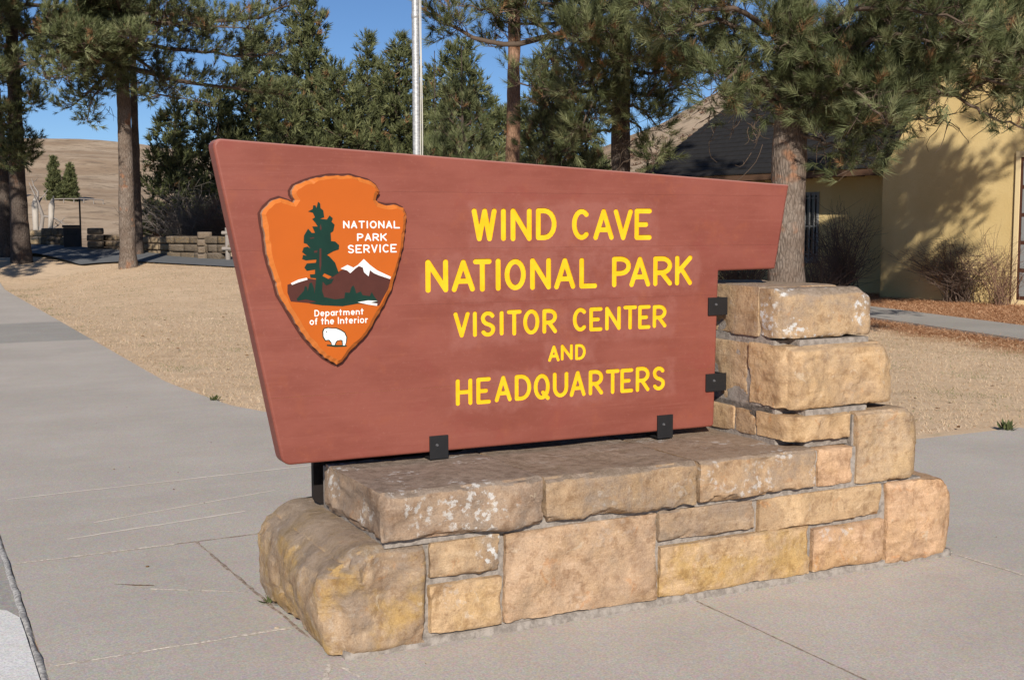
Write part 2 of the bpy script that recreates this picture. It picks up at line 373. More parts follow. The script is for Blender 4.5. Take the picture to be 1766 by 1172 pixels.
# ================================================================== STONE BASE
def stone_mat():
    k = M('sandstone', 0.95, 0.08)
    oi = k.n.new('ShaderNodeObjectInfo'); tint = oi.outputs['Color']
    gray, lich, och = k.attr('gray', 'OBJECT'), k.attr('lichen', 'OBJECT'), k.attr('ochre', 'OBJECT')
    # each block is cut from its own bed: shift the pattern by the block's random number
    ad = k.n.new('ShaderNodeVectorMath'); ad.operation = 'ADD'; k.l.new(k.co(), ad.inputs[0])
    cmb = k.n.new('ShaderNodeCombineXYZ'); r17 = k.math('MULTIPLY', oi.outputs['Random'], 17.0)
    for q in range(3): k.l.new(r17, cmb.inputs[q])
    k.l.new(cmb.outputs[0], ad.inputs[1]); v = ad.outputs[0]
    n1, n2, n3 = k.noise(4, 6, 0.62, dist=0.5, vec=v), k.noise(20, 6, 0.7, vec=v), k.noise(170, 4, 0.8, vec=v)
    bed = k.noise(5, 6, 0.65, stretch=(0.5, 0.5, 6), dist=0.3, vec=v); bl = k.noise(2.2, 4, 0.6, dist=0.8, vec=v)
    T_ = lambda r_, g_, b_: k.mix(1.0, tint, (r_, g_, b_, 1), 'MULTIPLY')
    c = k.mix(k.ramp(n1, 0.3, 0.7), T_(1.06, 1.04, 1.0), T_(.80, .76, .72))
    c = k.mix(k.ramp(bl, 0.50, 0.64, 0, .8), c, T_(.66, .63, .62)); c = k.mix(k.ramp(k.noise(13, 6, .75, dist=1.2, vec=v), .56, .66, 0, .55), c, T_(1.18, 1.2, 1.22)); c = k.mix(k.ramp(k.noise(8, 5, .7, dist=.9, vec=v), .60, .66, 0, .55), c, T_(.9, .66, .46))
    c = k.mix(k.ramp(bed, 0.52, 0.72, 0, 0.5), c, T_(1.15, 1.18, 1.22))
    c = k.mix(k.ramp(bed, 0.30, 0.42, 0.4, 0), c, T_(.78, .70, .60))
    c = k.mix(k.math('MULTIPLY', k.ramp(k.noise(5.5, 6, 0.7, vec=v), 0.45, 0.62), och), c, (0.52, 0.33, 0.095, 1))
    c = k.mix(k.ramp(n2, 0.46, 0.66, 0, 0.7), c, k.mix(1.0, c, (0.58, 0.51, 0.45, 1), 'MULTIPLY'))
    c = k.mix(k.math('MULTIPLY', k.ramp(k.noise(11, 6, 0.7, dist=0.6, vec=v), 0.62, 0.68), 0.55), c, (0.66, 0.54, 0.40, 1))
    up = k.ramp(k.sep(k.geo('Normal'), 2), 0.35, 0.9)
    g = k.math('MULTIPLY', k.ramp(k.math('ADD', k.noise(6, 7, 0.75, vec=v), k.math('MULTIPLY', up, 0.28)), 0.42, 0.70), gray)
    c = k.mix(g, c, k.mix(k.ramp(n2, 0.35, 0.65), (0.185, 0.155, 0.13, 1), (0.38, 0.32, 0.27, 1)))
    l1 = k.ramp(k.math('ADD', k.noise(26, 8, 0.8), k.math('MULTIPLY', k.voro(34), -.28)), 0.385, 0.425); l2 = k.ramp(k.noise(4.6, 4, .6, vec=v), 0.535, 0.60)
    l = k.math('MULTIPLY', k.math('MULTIPLY', l1, l2), lich)
    c = k.mix(l, c, k.mix(k.noise(60, 3), (0.55, 0.55, 0.53, 1), (0.84, 0.84, 0.83, 1)))
    c = k.mix(k.ramp(n3, 0.32, 0.68, 0, 0.6), c, k.mix(1.0, c, (0.62, 0.57, 0.52, 1), 'MULTIPLY'))
    k.color(c)
    b0_ = k.bump(bed, 0.35, 0.012); b1_ = k.bump(n2, 0.8, 0.013, prev=b0_); b2_ = k.bump(k.noise(62, 5, 0.8, vec=v), 0.9, 0.006, prev=b1_); k.bump(n3, 0.6, 0.003, prev=b2_)
    return k.m
STONE = stone_mat()
k = M('mortar', 0.95, 0.1)
k.color(k.mix(k.ramp(k.noise(30, 5, 0.7), 0.35, 0.65), (0.205, 0.178, 0.155, 1), (0.345, 0.305, 0.268, 1))); k.bump(k.noise(120, 3), 0.7, 0.006); MORTAR = k.m

base = tag(empty('stone_sign_base', ORG, YAW), 'stepped base of rock faced tan sandstone blocks carrying the brown park sign', 'stone base')
def box_grid(u0, u1, v0, v1, z0, z1, cu, cv, cz):
    nu, nv, nz = max(2, round((u1 - u0) / cu)), max(2, round((v1 - v0) / cv)), max(2, round((z1 - z0) / cz))
    idm = -np.ones((nu + 1, nv + 1, nz + 1), int)
    I, J, K = np.meshgrid(np.arange(nu + 1), np.arange(nv + 1), np.arange(nz + 1), indexing='ij')
    s = (I == 0) | (I == nu) | (J == 0) | (J == nv) | (K == 0) | (K == nz)
    idm[s] = np.arange(s.sum())
    P = np.stack([u0 + I[s] / nu * (u1 - u0), v0 + J[s] / nv * (v1 - v0), z0 + K[s] / nz * (z1 - z0)], 1)
    Fs = []
    def face(a, flip):
        q = np.stack([a[:-1, :-1], a[1:, :-1], a[1:, 1:], a[:-1, 1:]], -1).reshape(-1, 4)
        Fs.append(q[:, ::-1] if flip else q)
    face(idm[0], True); face(idm[-1], False); face(idm[:, 0], False); face(idm[:, -1], True); face(idm[:, :, 0], True); face(idm[:, :, -1], False)
    return P, np.concatenate(Fs)
def vnormals(P, F):
    n = np.zeros_like(P); fn = np.cross(P[F[:, 2]] - P[F[:, 0]], P[F[:, 3]] - P[F[:, 1]])
    for q in range(4): np.add.at(n, F[:, q], fn)
    return n / (np.linalg.norm(n, axis=1)[:, None] + 1e-12)
def disc(a, b):                            # square corner -> quarter disc
    m_, l = np.maximum(a, b), np.hypot(a, b); s = np.where(l > 1e-9, m_ / np.maximum(l, 1e-9), 1); return a * s, b * s
SEED = [100]
def stone(u0, u1, v0, v1, z0, z1, tint=(0.43, 0.285, 0.165), gray=0.3, lichen=0.0, ochre=0.0, r=0.005, rl=0, rr=0, rf=0.006, under=0.0, bulge=0.012, rough=0.005, cell=0.0105, bl=0.0, br=0.0, fl=0.0, batter=0.0):
    SEED[0] += 7; sd_ = SEED[0]
    P, F = box_grid(u0, u1, v0, v1, z0, z1, cell, max(cell, 0.022), cell)
    O = P.copy()
    lo, hi = np.array([u0, v0, z0]), np.array([u1, v1, z1])
    q = np.clip(P, lo + r, hi - r); d = P - q; ln = np.linalg.norm(d, axis=1); mx = np.abs(d).max(1)
    ok = ln > 1e-9; P[ok] = q[ok] + d[ok] * (mx[ok] / ln[ok])[:, None]
    su, sz = (O[:, 0] - u0) / (u1 - u0), (O[:, 2] - z0) / (z1 - z0)
    if rf:                                 # eased front top arris
        a, b = np.clip((v0 + rf - P[:, 1]) / rf, 0, 1), np.clip((P[:, 2] - (z1 - rf)) / rf, 0, 1); A_, B_ = disc(a, b)
        P[:, 1] = np.where(a > 0, v0 + rf - A_ * rf, P[:, 1]); P[:, 2] = np.where(b > 0, z1 - rf + B_ * rf, P[:, 2])
    if fl:                                 # eased left front arris
        a, b = np.clip((v0 + fl - P[:, 1]) / fl, 0, 1), np.clip((u0 + fl - P[:, 0]) / fl, 0, 1); A_, B_ = disc(a, b)
        P[:, 1] = np.where(a > 0, v0 + fl - A_ * fl, P[:, 1]); P[:, 0] = np.where(b > 0, u0 + fl - B_ * fl, P[:, 0])
    if rr:
        a, b = np.clip((P[:, 0] - (u1 - rr)) / rr, 0, 1), np.clip((P[:, 2] - (z1 - rr * 1.1)) / (rr * 1.1), 0, 1); A_, B_ = disc(a, b)
        P[:, 0] = np.where(a > 0, u1 - rr + A_ * rr, P[:, 0]); P[:, 2] = np.where(b > 0, z1 - rr * 1.1 + B_ * rr * 1.1, P[:, 2])
        a, b = np.clip((P[:, 0] - (u1 - rr)) / rr, 0, 1), np.clip((v0 + rr * .6 - P[:, 1]) / (rr * .6), 0, 1); A_, B_ = disc(a, b)
        P[:, 0] = np.where(a > 0, u1 - rr + A_ * rr, P[:, 0]); P[:, 1] = np.where(b > 0, v0 + rr * .6 - B_ * rr * .6, P[:, 1])
    if rl:
        a, b = np.clip((u0 + rl - P[:, 0]) / rl, 0, 1), np.clip((P[:, 2] - (z1 - rl * 1.15)) / (rl * 1.15), 0, 1); A_, B_ = disc(a, b)
        P[:, 0] = np.where(a > 0, u0 + rl - A_ * rl, P[:, 0]); P[:, 2] = np.where(b > 0, z1 - rl * 1.15 + B_ * rl * 1.15, P[:, 2])
        a, b = np.clip((u0 + rl - P[:, 0]) / rl, 0, 1), np.clip((v0 + rl * .45 - P[:, 1]) / (rl * .45), 0, 1); A_, B_ = disc(a, b)
        P[:, 0] = np.where(a > 0, u0 + rl - A_ * rl, P[:, 0]); P[:, 1] = np.where(b > 0, v0 + rl * .45 - B_ * rl * .45, P[:, 1])
    front = np.clip(1 - (O[:, 1] - v0) / 0.03, 0, 1)
    dome = (1 - np.abs(2 * su - 1) ** 14) * (1 - np.abs(2 * sz - 1) ** 8)
    N = vnormals(P, F)
    nz_ = fbm(O * 5 + sd_, sd_, 4); n2_ = fbm(O * 34 + sd_, sd_ + 3, 3)
    top_ = np.clip(N[:, 2], 0, 1)
    # flakes split off along a few sharp-edged scars
    def scar(fr, sd2, th): 
        f_ = fbm(O * np.array([fr, fr, fr * 1.5]) + sd2 * 1.7, sd2, 4); return np.clip((f_ - th) * 26, 0, 1) * (.45 + .55 * np.clip((f_ - th) * 1.6, 0, 1))
    fl_ = scar(3.2, sd_ + 21, .28) + .7 * scar(6.5, sd_ + 33, .42)
    amp = rough * 1.1 * nz_ + rough * 0.30 * n2_ - rough * 2.0 * fl_
    P = P + N * (amp * (1 - 0.6 * top_))[:, None]
    # knocked arrises
    eu = np.minimum(O[:, 0] - u0, u1 - O[:, 0]); ez_ = np.minimum(O[:, 2] - z0, z1 - O[:, 2]); ed = np.minimum(eu, ez_)
    ch = np.clip((fbm(np.stack([O[:, 0] * 13, O[:, 1] * 13, O[:, 2] * 13], 1) + sd_, sd_ + 51, 3) - .22) * 4, 0, 1) * np.clip(1 - ed / .016, 0, 1)
    P[:, 1] += front * ch * .009
    P[:, 1] -= front * dome * bulge * 0.45 * (1 + 1.3 * nz_)
    if bl: P[:, 0] -= np.clip(1 - su / 0.12, 0, 1) * dome_edge(sz) * bl * (1 + .4 * nz_)
    if br: P[:, 0] += np.clip((su - .88) / 0.12, 0, 1) * dome_edge(sz) * br * (1 + .4 * nz_)
    if under:                              # broken lower arris
        cut = 0.16 + 0.16 * vnoise(np.stack([O[:, 0] * 7 + sd_, O[:, 1] * 7, O[:, 0] * 0], 1), sd_) + 0.06 * vnoise(np.stack([O[:, 0] * 26, O[:, 1] * 26, O[:, 0] * 0 + sd_], 1), sd_ + 1)
        dd = np.clip((cut - .07 - sz) / 0.07, 0, 1); dd = dd * dd * (3 - 2 * dd)
        P[:, 1] += front * dd * under
        lf = np.clip(1 - su / 0.04, 0, 1); P[:, 0] += lf * dd * under * .7
    if batter:
        P[:, 1] += batter * (P[:, 2] - z0) * np.clip(1 - (O[:, 1] - v0) / 0.25, 0, 1)
    o = mesh_obj('stone', P, F, STONE, base, True); o.data.set_sharp_from_angle(angle=math.radians(38))
    o.color = (*tint, 1.0); o['gray'] = float(gray); o['lichen'] = float(lichen); o['ochre'] = float(ochre)
    return o
def dome_edge(s): return 1 - np.abs(2 * s - 1) ** 3
U = lambda x, y, v=0.0: onv(x, y, v)[0]
Zp = lambda x, y, v=0.0: onv(x, y, v)[2]
TAN, PEACH, DUST, PINK, HONEY = (0.60, 0.44, 0.285), (0.71, 0.48, 0.31), (0.55, 0.41, 0.28), (0.62, 0.445, 0.305), (0.67, 0.48, 0.295)
B_ = 0.95
ZL = 0.408
# lower course
stone(-0.022, 0.350, 0.0, B_, 0.012, 0.412, DUST, 0.6, 0.15, 0.6, rl=0.17, rf=0.05, bulge=0.03, rough=0.008, bl=0.035, fl=0.05)
stone(0.366, U(863, 960), 0.0, 0.16, Zp(800, 992), ZL, TAN, 0.45, 1.0, 0.2, bulge=0.012, under=0.008)
stone(0.366, U(866, 1020), 0.0, 0.16, 0.04, Zp(800, 1001) - 0.002, HONEY, 0.15, 0.25, 0.25, bulge=0.012)
stone(U(870, 960), U(1133, 950), 0.0, 0.16, 0.035, ZL - 0.004, PINK, 0.35, 0.12, 0.1, bulge=0.012, rough=0.0045)
zj = Zp(1220, 926)
stone(U(1138, 900), U(1303, 880), 0.0, 0.16, zj + 0.004, ZL, (0.50, 0.375, 0.27), 0.65, 0.3, 0.1, under=0.01, bulge=0.008)
stone(U(1138, 980), U(1397, 950), 0.0, 0.16, 0.03, zj - 0.012, HONEY, 0.25, 0.1, 0.6, bulge=0.016)
zk = Zp(1420, 905)
stone(U(1308, 880), U(1521, 850), 0.0, 0.16, zk + 0.006, ZL - 0.002, HONEY, 0.15, 0.05, 0.1, under=0.01, bulge=0.010)
stone(U(1402, 950), U(1524, 930), 0.0, 0.16, 0.035, zk - 0.012, PEACH, 0.1, 0.45, 0.25, bulge=0.012)
stone(U(1529, 900), 3.145, 0.0, B_, 0.012, 0.402, PEACH, 0.2, 0.08, 0.15, rr=0.13, bulge=0.02, br=0.02)
# top course with the broad weathered ledge
stone(0.165, U(932, 860), -0.030, 0.635, 0.424, 0.618, (0.47, 0.35, 0.255), 0.75, 0.7, 0.0, under=0.024, rf=0.028, bulge=0.018, rough=0.007, fl=0.03)
stone(U(936, 860), U(1195, 830), -0.030, 0.76, 0.424, 0.612, (0.48, 0.345, 0.225), 0.75, 0.18, 0.15, under=0.022, rf=0.032, bulge=0.016, rough=0.006)
stone(U(1200, 830), U(1405, 800), -0.030, 0.76, 0.424, 0.610, (0.55, 0.39, 0.25), 0.65, 0.55, 0.0, under=0.026, rf=0.028, bulge=0.018, rough=0.006)
stone(U(1410, 800), U(1472, 800), -0.004, 0.5, 0.424, 0.598, PEACH, 0.12, 0.05, 0.1, bulge=0.010)
stone(U(1477, 770), 2.885, -0.002, B_, 0.416, 0.748, TAN, 0.3, 0.06, 0.2, rr=0.085, rf=0.03, bulge=0.012, br=0.02)
# pillar
pu = 2.132
stone(pu, U(1470, 730, 0.02), 0.022, 0.275, 0.628, 0.748, HONEY, 0.1, 0.05, 0.1, fl=0.11, bulge=0.03)
stone(pu + .006, 2.46, 0.285, 0.435, 0.628, 0.744, TAN, 0.2, 0.05, 0.1)
stone(pu + .004, 2.46, 0.445, B_, 0.628, 0.746, HONEY, 0.2, 0.05, 0.1)
stone(pu, 2.785, 0.055, 0.33, 0.775, 1.062, HONEY, 0.3, 0.06, 0.1, rr=0.09, fl=0.10, rf=0.03, bulge=0.03, rough=0.0065, br=0.015, batter=0.03)
stone(pu + .008, 2.76, 0.345, B_, 0.775, 1.058, TAN, 0.25, 0.05, 0.1, rough=0.006)
stone(pu, 2.69, 0.105, 0.262, 1.092, 1.318, TAN, 0.75, 0.9, 0.1, rr=0.085, fl=0.07, rf=0.05, bulge=0.015, br=0.012, batter=0.08)
stone(pu + .004, 2.67, 0.272, B_, 1.092, 1.322, TAN, 0.6, 0.35, 0.1, rr=0.085, rough=0.006)
# mortar cores and the mortar skirt on the pavement
bm = bmesh.new()
for q in ((0.26, 2.93, 0.026, 0.9, 0.0, 0.405), (0.19, 2.70, 0.012, 0.73, 0.4, 0.59), (2.49, 2.74, 0.026, 0.93, 0.4, 0.735), (pu + .012, 2.49, 0.15, 0.93, 0.6, 0.77), (2.24, 2.60, 0.056, 0.9, 0.6, 0.77), (pu + .012, 2.60, 0.17, 0.93, 0.7, 1.08), (2.23, 2.64, 0.092, 0.9, 0.75, 1.085), (pu + .014, 2.52, 0.20, 0.93, 1.0, 1.27)):
    bm_box(bm, *q)
bm_obj('mortar', bm, MORTAR, base)
P, F = box_grid(0.03, 3.125, -0.003, 0.93, -0.02, 0.030, 0.02, 0.03, 0.02)
P += vnormals(P, F) * (0.006 * fbm(P * 22, 3, 3))[:, None]; P[:, 1] += np.where(P[:, 1] < 0.02, (P[:, 2] + .02) * 0.25, 0)
mesh_obj('mortar_skirt', P, F, MORTAR, base, True)

# ================================================================== SIGN
SV, ST = 0.5, 0.09                         # front plane and thickness of the board
sign = tag(empty('park_sign', ORG, YAW), 'brown wooden park sign with yellow routed lettering and orange arrowhead emblem', 'sign')
k = M('brown_sign_paint', 0.5, 0.35)
g1, g2, g3 = k.noise(3, 5, 0.6, stretch=(1, 1, 3)), k.noise(9, 6, 0.7, stretch=(0.25, 1, 8)), k.noise(60, 4, 0.7, stretch=(0.12, 1, 6))
c = k.mix(k.ramp(g1, 0.32, 0.68), (0.205, 0.056, 0.038, 1), (0.248, 0.074, 0.052, 1))
c = k.mix(k.ramp(g2, 0.5, 0.75, 0, 0.5), c, (0.275, 0.090, 0.064, 1))
blot = k.noise(6, 5, 0.7); c = k.mix(k.ramp(blot, 0.52, 0.7, 0, 0.5), c, (0.28, 0.082, 0.042, 1)); c = k.mix(k.ramp(k.noise(4.3, 5, 0.7, dist=.5), 0.55, 0.7, 0, 0.45), c, (0.225, 0.052, 0.040, 1)); c = k.mix(k.ramp(k.noise(75, 4, .7), .55, .75, 0, .3), c, (0.32, 0.13, 0.10, 1))
c = k.mix(k.ramp(g3, 0.5, 0.75, 0, 0.25), c, (0.20, 0.05, 0.036, 1))
# greyer touch-up paint brushed round the lettering
tc = k.co(); xu, zz = k.sep(tc, 0), k.sep(tc, 2)
def band(z0, z1, u0, u1):
    w = k.math('MULTIPLY', k.math('SUBTRACT', k.noise(8, 4), 0.5), 0.12)
    z_ = k.math('ADD', zz, w); u_ = k.math('ADD', xu, w)
    e = 0.016
    a = k.math('MULTIPLY', k.ramp(z_, z0 - e, z0 + e), k.ramp(z_, z1 - e, z1 + e, 1, 0))
    b = k.math('MULTIPLY', k.ramp(u_, u0 - e, u0 + e), k.ramp(u_, u1 - e, u1 + e, 1, 0))
    return k.math('MULTIPLY', a, b)
t = None
for q in ((1.50, 1.71, 0.77, 1.73), (1.285, 1.495, 0.55, 1.97), (1.09, 1.265, 0.69, 1.83), (0.985, 1.09, 1.12, 1.40), (0.81, 0.975, 0.68, 1.83)):
    b_ = band(*q); t = b_ if t is None else k.math('MAXIMUM', t, b_)
t = k.math('MULTIPLY', t, k.ramp(k.noise(11, 4, 0.7), 0.32, 0.62, 0.03, 0.38))
c = k.mix(t, c, (0.325, 0.130, 0.104, 1))
top_tint = k.math('MULTIPLY', k.ramp(k.sep(k.geo('Normal'), 2), 0.25, 0.8), 0.6)  # up-facing edges are mixed lighter
c = k.mix(top_tint, c, (0.46, 0.24, 0.20, 1))
k.color(c); k.bump(g3, 0.22, 0.003); SIGNP = k.m
k = M('yellow_paint', 0.5, 0.3)
k.color(k.mix(k.ramp(k.noise(14, 4), 0.35, 0.65), (0.76, 0.44, 0.008, 1), (0.80, 0.50, 0.018, 1))); YEL = k.m
WHITE = plain('white_paint', (0.80, 0.80, 0.78, 1), 0.45, 0.04); GREEN = plain('dark_green_paint', (0.006, 0.032, 0.022, 1), 0.4, 0.35, 12)
UMBER = plain('umber_paint', (0.075, 0.022, 0.016, 1), 0.5, 0.2, 25)
ORANGE = plain('orange_enamel', (0.47, 0.102, 0.009, 1), 0.35, 0.08, 8, 0.4)
RIM = plain('orange_rim_highlight', (0.54, 0.155, 0.028, 1), 0.28, 0.15, 30, 0.5); RAWW = plain('bare_wood', (0.42, 0.25, 0.16, 1), 0.8, 0.2, 30)  # rim orange is lightened to carry the facet highlights
BLACK = plain('black_steel', (0.012, 0.012, 0.013, 1), 0.55, 0.3, 30, 0.4, 0.15)
DKBR = plain('dark_brown_steel', (0.014, 0.010, 0.009, 1), 0.6, 0.3, 20, 0.3, 0.2)

# ---- stroke lettering: union of round strokes as contour loops
def arc(cx, cy, rx, ry, a0, a1, n=14):
    t_ = np.radians(np.linspace(a0, a1, n)); return [(cx + rx * math.cos(a), cy + ry * math.sin(a)) for a in t_]
bow = lambda y0, y1, x0=0.45, rx=0.55: [(0, y0), (x0, y0)] + arc(x0, (y0 + y1) / 2, rx, (y1 - y0) / 2, -90, 90, 10) + [(x0, y1), (0, y1)]
Pp = [[(0, 0), (0, 1)], bow(0.44, 1)]
S_ = arc(.5, .76, .46, .24, 28, 180, 9) + [(.12, .62), (.30, .53), (.70, .45), (.92, .36)] + arc(.5, .25, .48, .25, 10, -150, 9)
GLY = {
    'A': [[(0, 0), (.5, 1), (1, 0)], [(.19, .30), (.81, .30)]], 'V': [[(0, 1), (.5, 0), (1, 1)]],
    'W': [[(0, 1), (.25, 0), (.52, 1), (.76, 0), (1, 1)]], 'I': [[(.5, 0), (.5, 1)]], 'N': [[(0, 0), (0, 1), (1, 0), (1, 1)]],
    'D': [[(0, 0), (0, 1)], bow(0, 1, .38, .62)], 'C': [arc(.56, .5, .56, .5, 50, 310, 18)],
    'E': [[(1, 1), (0, 1), (0, 0), (1, 0)], [(0, .49), (.72, .49)]], 'T': [[(0, 1), (1, 1)], [(.5, 1), (.5, 0)]],
    'O': [arc(.5, .5, .5, .5, 0, 360, 24)], 'L': [[(0, 1), (0, 0), (1, 0)]], 'P': Pp, 'R': Pp + [[(.42, .44), (1, 0)]],
    'K': [[(0, 0), (0, 1)], [(1, 1), (0, .40)], [(.28, .60), (1, 0)]], 'S': [S_], 'H': [[(0, 0), (0, 1)], [(1, 0), (1, 1)], [(0, .5), (1, .5)]],
    'Q': [arc(.5, .5, .5, .5, 0, 360, 24), [(.60, .24), (1.0, -.04)]], 'U': [[(0, 1), (0, .4)] + arc(.5, .38, .5, .38, 180, 360, 12) + [(1, .4), (1, 1)]],
    'e': [[(.04, .34), (.96, .34)] + arc(.5, .33, .48, .33, 0, 310, 16)], 'p': [arc(.5, .33, .48, .33, 0, 360, 18), [(.0, .66), (.0, -.3)]],
    'a': [arc(.5, .33, .48, .33, 0, 360, 18), [(1, .66), (1, 0)]], 'r': [[(.1, 0), (.1, .66)], [(.1, .36), (.4, .62), (.9, .62)]],
    't': [[(.45, .95), (.45, 0)], [(.0, .66), (.95, .66)]], 'm': [[(0, 0), (0, .66)], arc(.25, .4, .25, .24, 180, 0, 8) + [(.5, 0)], arc(.75, .4, .25, .24, 180, 0, 8) + [(1, 0)]],
    'n': [[(0, 0), (0, .66)], arc(.5, .36, .5, .28, 180, 0, 8) + [(1, 0)]], 'o': [arc(.5, .33, .5, .33, 0, 360, 18)],
    'f': [[(.4, 0), (.4, .8), (.6, .97), (.95, .95)], [(.0, .6), (.85, .6)]], 'h': [[(0, 0), (0, 1)], arc(.5, .36, .5, .28, 180, 0, 8) + [(1, 0)]],
    'i': [[(.5, 0), (.5, .62)], [(.5, .94), (.5, .95)]],
}
def sdf_loops(segs, w, step):
    S = np.array(segs, float); mn, mx_ = S.reshape(-1, 2).min(0) - w, S.reshape(-1, 2).max(0) + w
    xs, ys = np.arange(mn[0], mx_[0] + step, step), np.arange(mn[1], mx_[1] + step, step)
    XX, YY = np.meshgrid(xs, ys, indexing='ij'); D = np.full(XX.shape, 1e9)
    for (ax, ay), (bx, by) in S:
        vx, vy = bx - ax, by - ay; L2 = vx * vx + vy * vy + 1e-12
        t_ = np.clip(((XX - ax) * vx + (YY - ay) * vy) / L2, 0, 1)
        D = np.minimum(D, np.hypot(XX - ax - t_ * vx, YY - ay - t_ * vy))
    return march(D - w / 2, xs, ys)
def march(D, xs, ys):
    ins = D < 0; D = np.where(np.abs(D) < 1e-7, 1e-7, D)
    code = ins[:-1, :-1] * 1 + ins[1:, :-1] * 2 + ins[1:, 1:] * 4 + ins[:-1, 1:] * 8
    tab = {1: [(3, 0)], 2: [(0, 1)], 3: [(3, 1)], 4: [(1, 2)], 5: [(3, 0), (1, 2)], 6: [(0, 2)], 7: [(3, 2)], 8: [(2, 3)], 9: [(2, 0)], 10: [(0, 1), (2, 3)], 11: [(2, 1)], 12: [(1, 3)], 13: [(1, 0)], 14: [(0, 3)]}
    nxt, pos = {}, {}
    def ek(i, j, e): return (i, j, 0) if e == 0 else (i + 1, j, 1) if e == 1 else (i, j + 1, 0) if e == 2 else (i, j, 1)
    def ep(key):
        i, j, o = key; a = D[i, j]
        if o == 0: b = D[i + 1, j]; t_ = a / (a - b); return (xs[i] + t_ * (xs[i + 1] - xs[i]), ys[j])
        b = D[i, j + 1]; t_ = a / (a - b); return (xs[i], ys[j] + t_ * (ys[j + 1] - ys[j]))
    for i, j in np.argwhere((code > 0) & (code < 15)):
        for a, b in tab[int(code[i, j])]: nxt[ek(i, j, a)] = ek(i, j, b)
    loops = []
    while nxt:
        k0 = next(iter(nxt)); lp, kk = [], k0
        while kk in nxt: lp.append(ep(kk)); kk = nxt.pop(kk)
        if len(lp) > 4: loops.append(lp)
    return loops
def area(lp): return 0.5 * sum(a[0] * b[1] - b[0] * a[1] for a, b in zip(lp, lp[1:] + lp[:1]))
def simplify(lp, tol=0.00035):
    out = []; n_ = len(lp); keep = [True] * n_
    for i_ in range(1, n_, 2):
        a, b, c_ = lp[i_ - 1], lp[i_], lp[(i_ + 1) % n_]
        L = math.hypot(c_[0] - a[0], c_[1] - a[1]) + 1e-12
        if abs((c_[0] - a[0]) * (a[1] - b[1]) - (a[0] - b[0]) * (c_[1] - a[1])) / L < tol: keep[i_] = False
    return [p for p, k_ in zip(lp, keep) if k_]
def groups_of(loops):                      # split outer loops with the holes inside them
    loops = [l for l in loops if abs(area(l)) > 1e-7]
    outs = [l for l in loops if area(l) * SGN > 0]; holes = [l for l in loops if area(l) * SGN < 0]
    def inside(p, lp):
        c_ = False
        for a, b in zip(lp, lp[1:] + lp[:1]):
            if (a[1] > p[1]) != (b[1] > p[1]) and p[0] < (b[0] - a[0]) * (p[1] - a[1]) / (b[1] - a[1]) + a[0]: c_ = not c_
        return c_
    return [[o] + [h for h in holes if inside(h[0], o)] for o in outs]
_t = sdf_loops([((0, 0), (0.1, 0))], 0.02, 0.004); SGN = 1 if area(max(_t, key=lambda l: abs(area(l)))) > 0 else -1
def solid(loops, v0, v1, holes_ok=True):   # verts and faces of the plate between planes v0 (front) and v1
    V, F = [], []
    for grp in groups_of(loops):
        polys = [[Vector((p[0], p[1], 0)) for p in l] for l in grp]
        tris = tessellate_polygon(polys); flat = [p for l in grp for p in l]; n_, b0 = len(flat), len(V)
        V += [(p[0], v0, p[1]) for p in flat] + [(p[0], v1, p[1]) for p in flat]
        for t_ in tris: F.append([b0 + i_ for i_ in t_]); F.append([b0 + n_ + i_ for i_ in reversed(t_)])
        s_ = 0
        for l in grp:
            for i_ in range(len(l)):
                j_ = (i_ + 1) % len(l); F.append([b0 + s_ + i_, b0 + s_ + j_, b0 + n_ + s_ + j_, b0 + n_ + s_ + i_])
            s_ += len(l)
    return V, F
def glyph_segs(ch, u0, u1, z0, z1, w):     # outer box of the letter, stroke width w; vertical walls
    x0, x1, y0, y1 = u0 + w / 2, u1 - w / 2, z0 + w / 2, z1 - w / 2
    if ch in 'Ii': x0 = x1 = (u0 + u1) / 2
    out = []
    for st in GLY[ch]:
        pts = [(x0 + a * (x1 - x0), y0 + b * (y1 - y0)) for a, b in st]
        out += list(zip(pts[:-1], pts[1:]))
    return out
LINES = [
    (1.5385, 1.6795, .0240, [('W', 813.4, 856.7), ('I', 863.6, 872.8), ('N', 880.5, 917), ('D', 924.2, 960), ('C', 986.4, 1017.1), ('A', 1023.4, 1058.6), ('V', 1058.3, 1091.3), ('E', 1094.4, 1124)], 387),
    (1.3235, 1.4635, .0240, [('N', 733.5, 773), ('A', 778.7, 819), ('T', 815.7, 847.9), ('I', 854, 864.3), ('O', 870.2, 907), ('N', 914.2, 950.3), ('A', 955.8, 992.3), ('L', 999.2, 1029.9), ('P', 1055.5, 1088.2), ('A', 1085.6, 1121.5), ('R', 1126.6, 1159.2), ('K', 1164.2, 1193.7)], 471),
    (1.1300, 1.2410, .0194, [('V', 782, 810.1), ('I', 815.6, 822.4), ('S', 828.4, 854.5), ('I', 861.3, 869), ('T', 874.1, 899.7), ('O', 902.3, 930.4), ('R', 935.5, 960.8), ('C', 987.9, 1012.2), ('E', 1016.4, 1039.1), ('N', 1043.7, 1070.7), ('T', 1075, 1098.5), ('E', 1100.5, 1121.9), ('R', 1125.6, 1149.5)], 555),
    (1.0055, 1.0785, .0148, [('A', 945.3, 965.3), ('N', 967.2, 988), ('D', 991.9, 1010.4)], 608),
    (0.8400, 0.9550, .0194, [('H', 785.9, 814.7), ('E', 821.5, 846.5), ('A', 853.1, 882.6), ('D', 887.7, 916.4), ('Q', 920.5, 948.3), ('U', 953.4, 980.2), ('A', 982.5, 1010.1), ('R', 1015.2, 1040.3), ('T', 1044.6, 1068.5), ('E', 1069.8, 1092), ('R', 1096.3, 1120.2), ('S', 1124.9, 1147.1)], 675)]
cutV, cutF = [], []; letters = []
rng = random.Random(4)
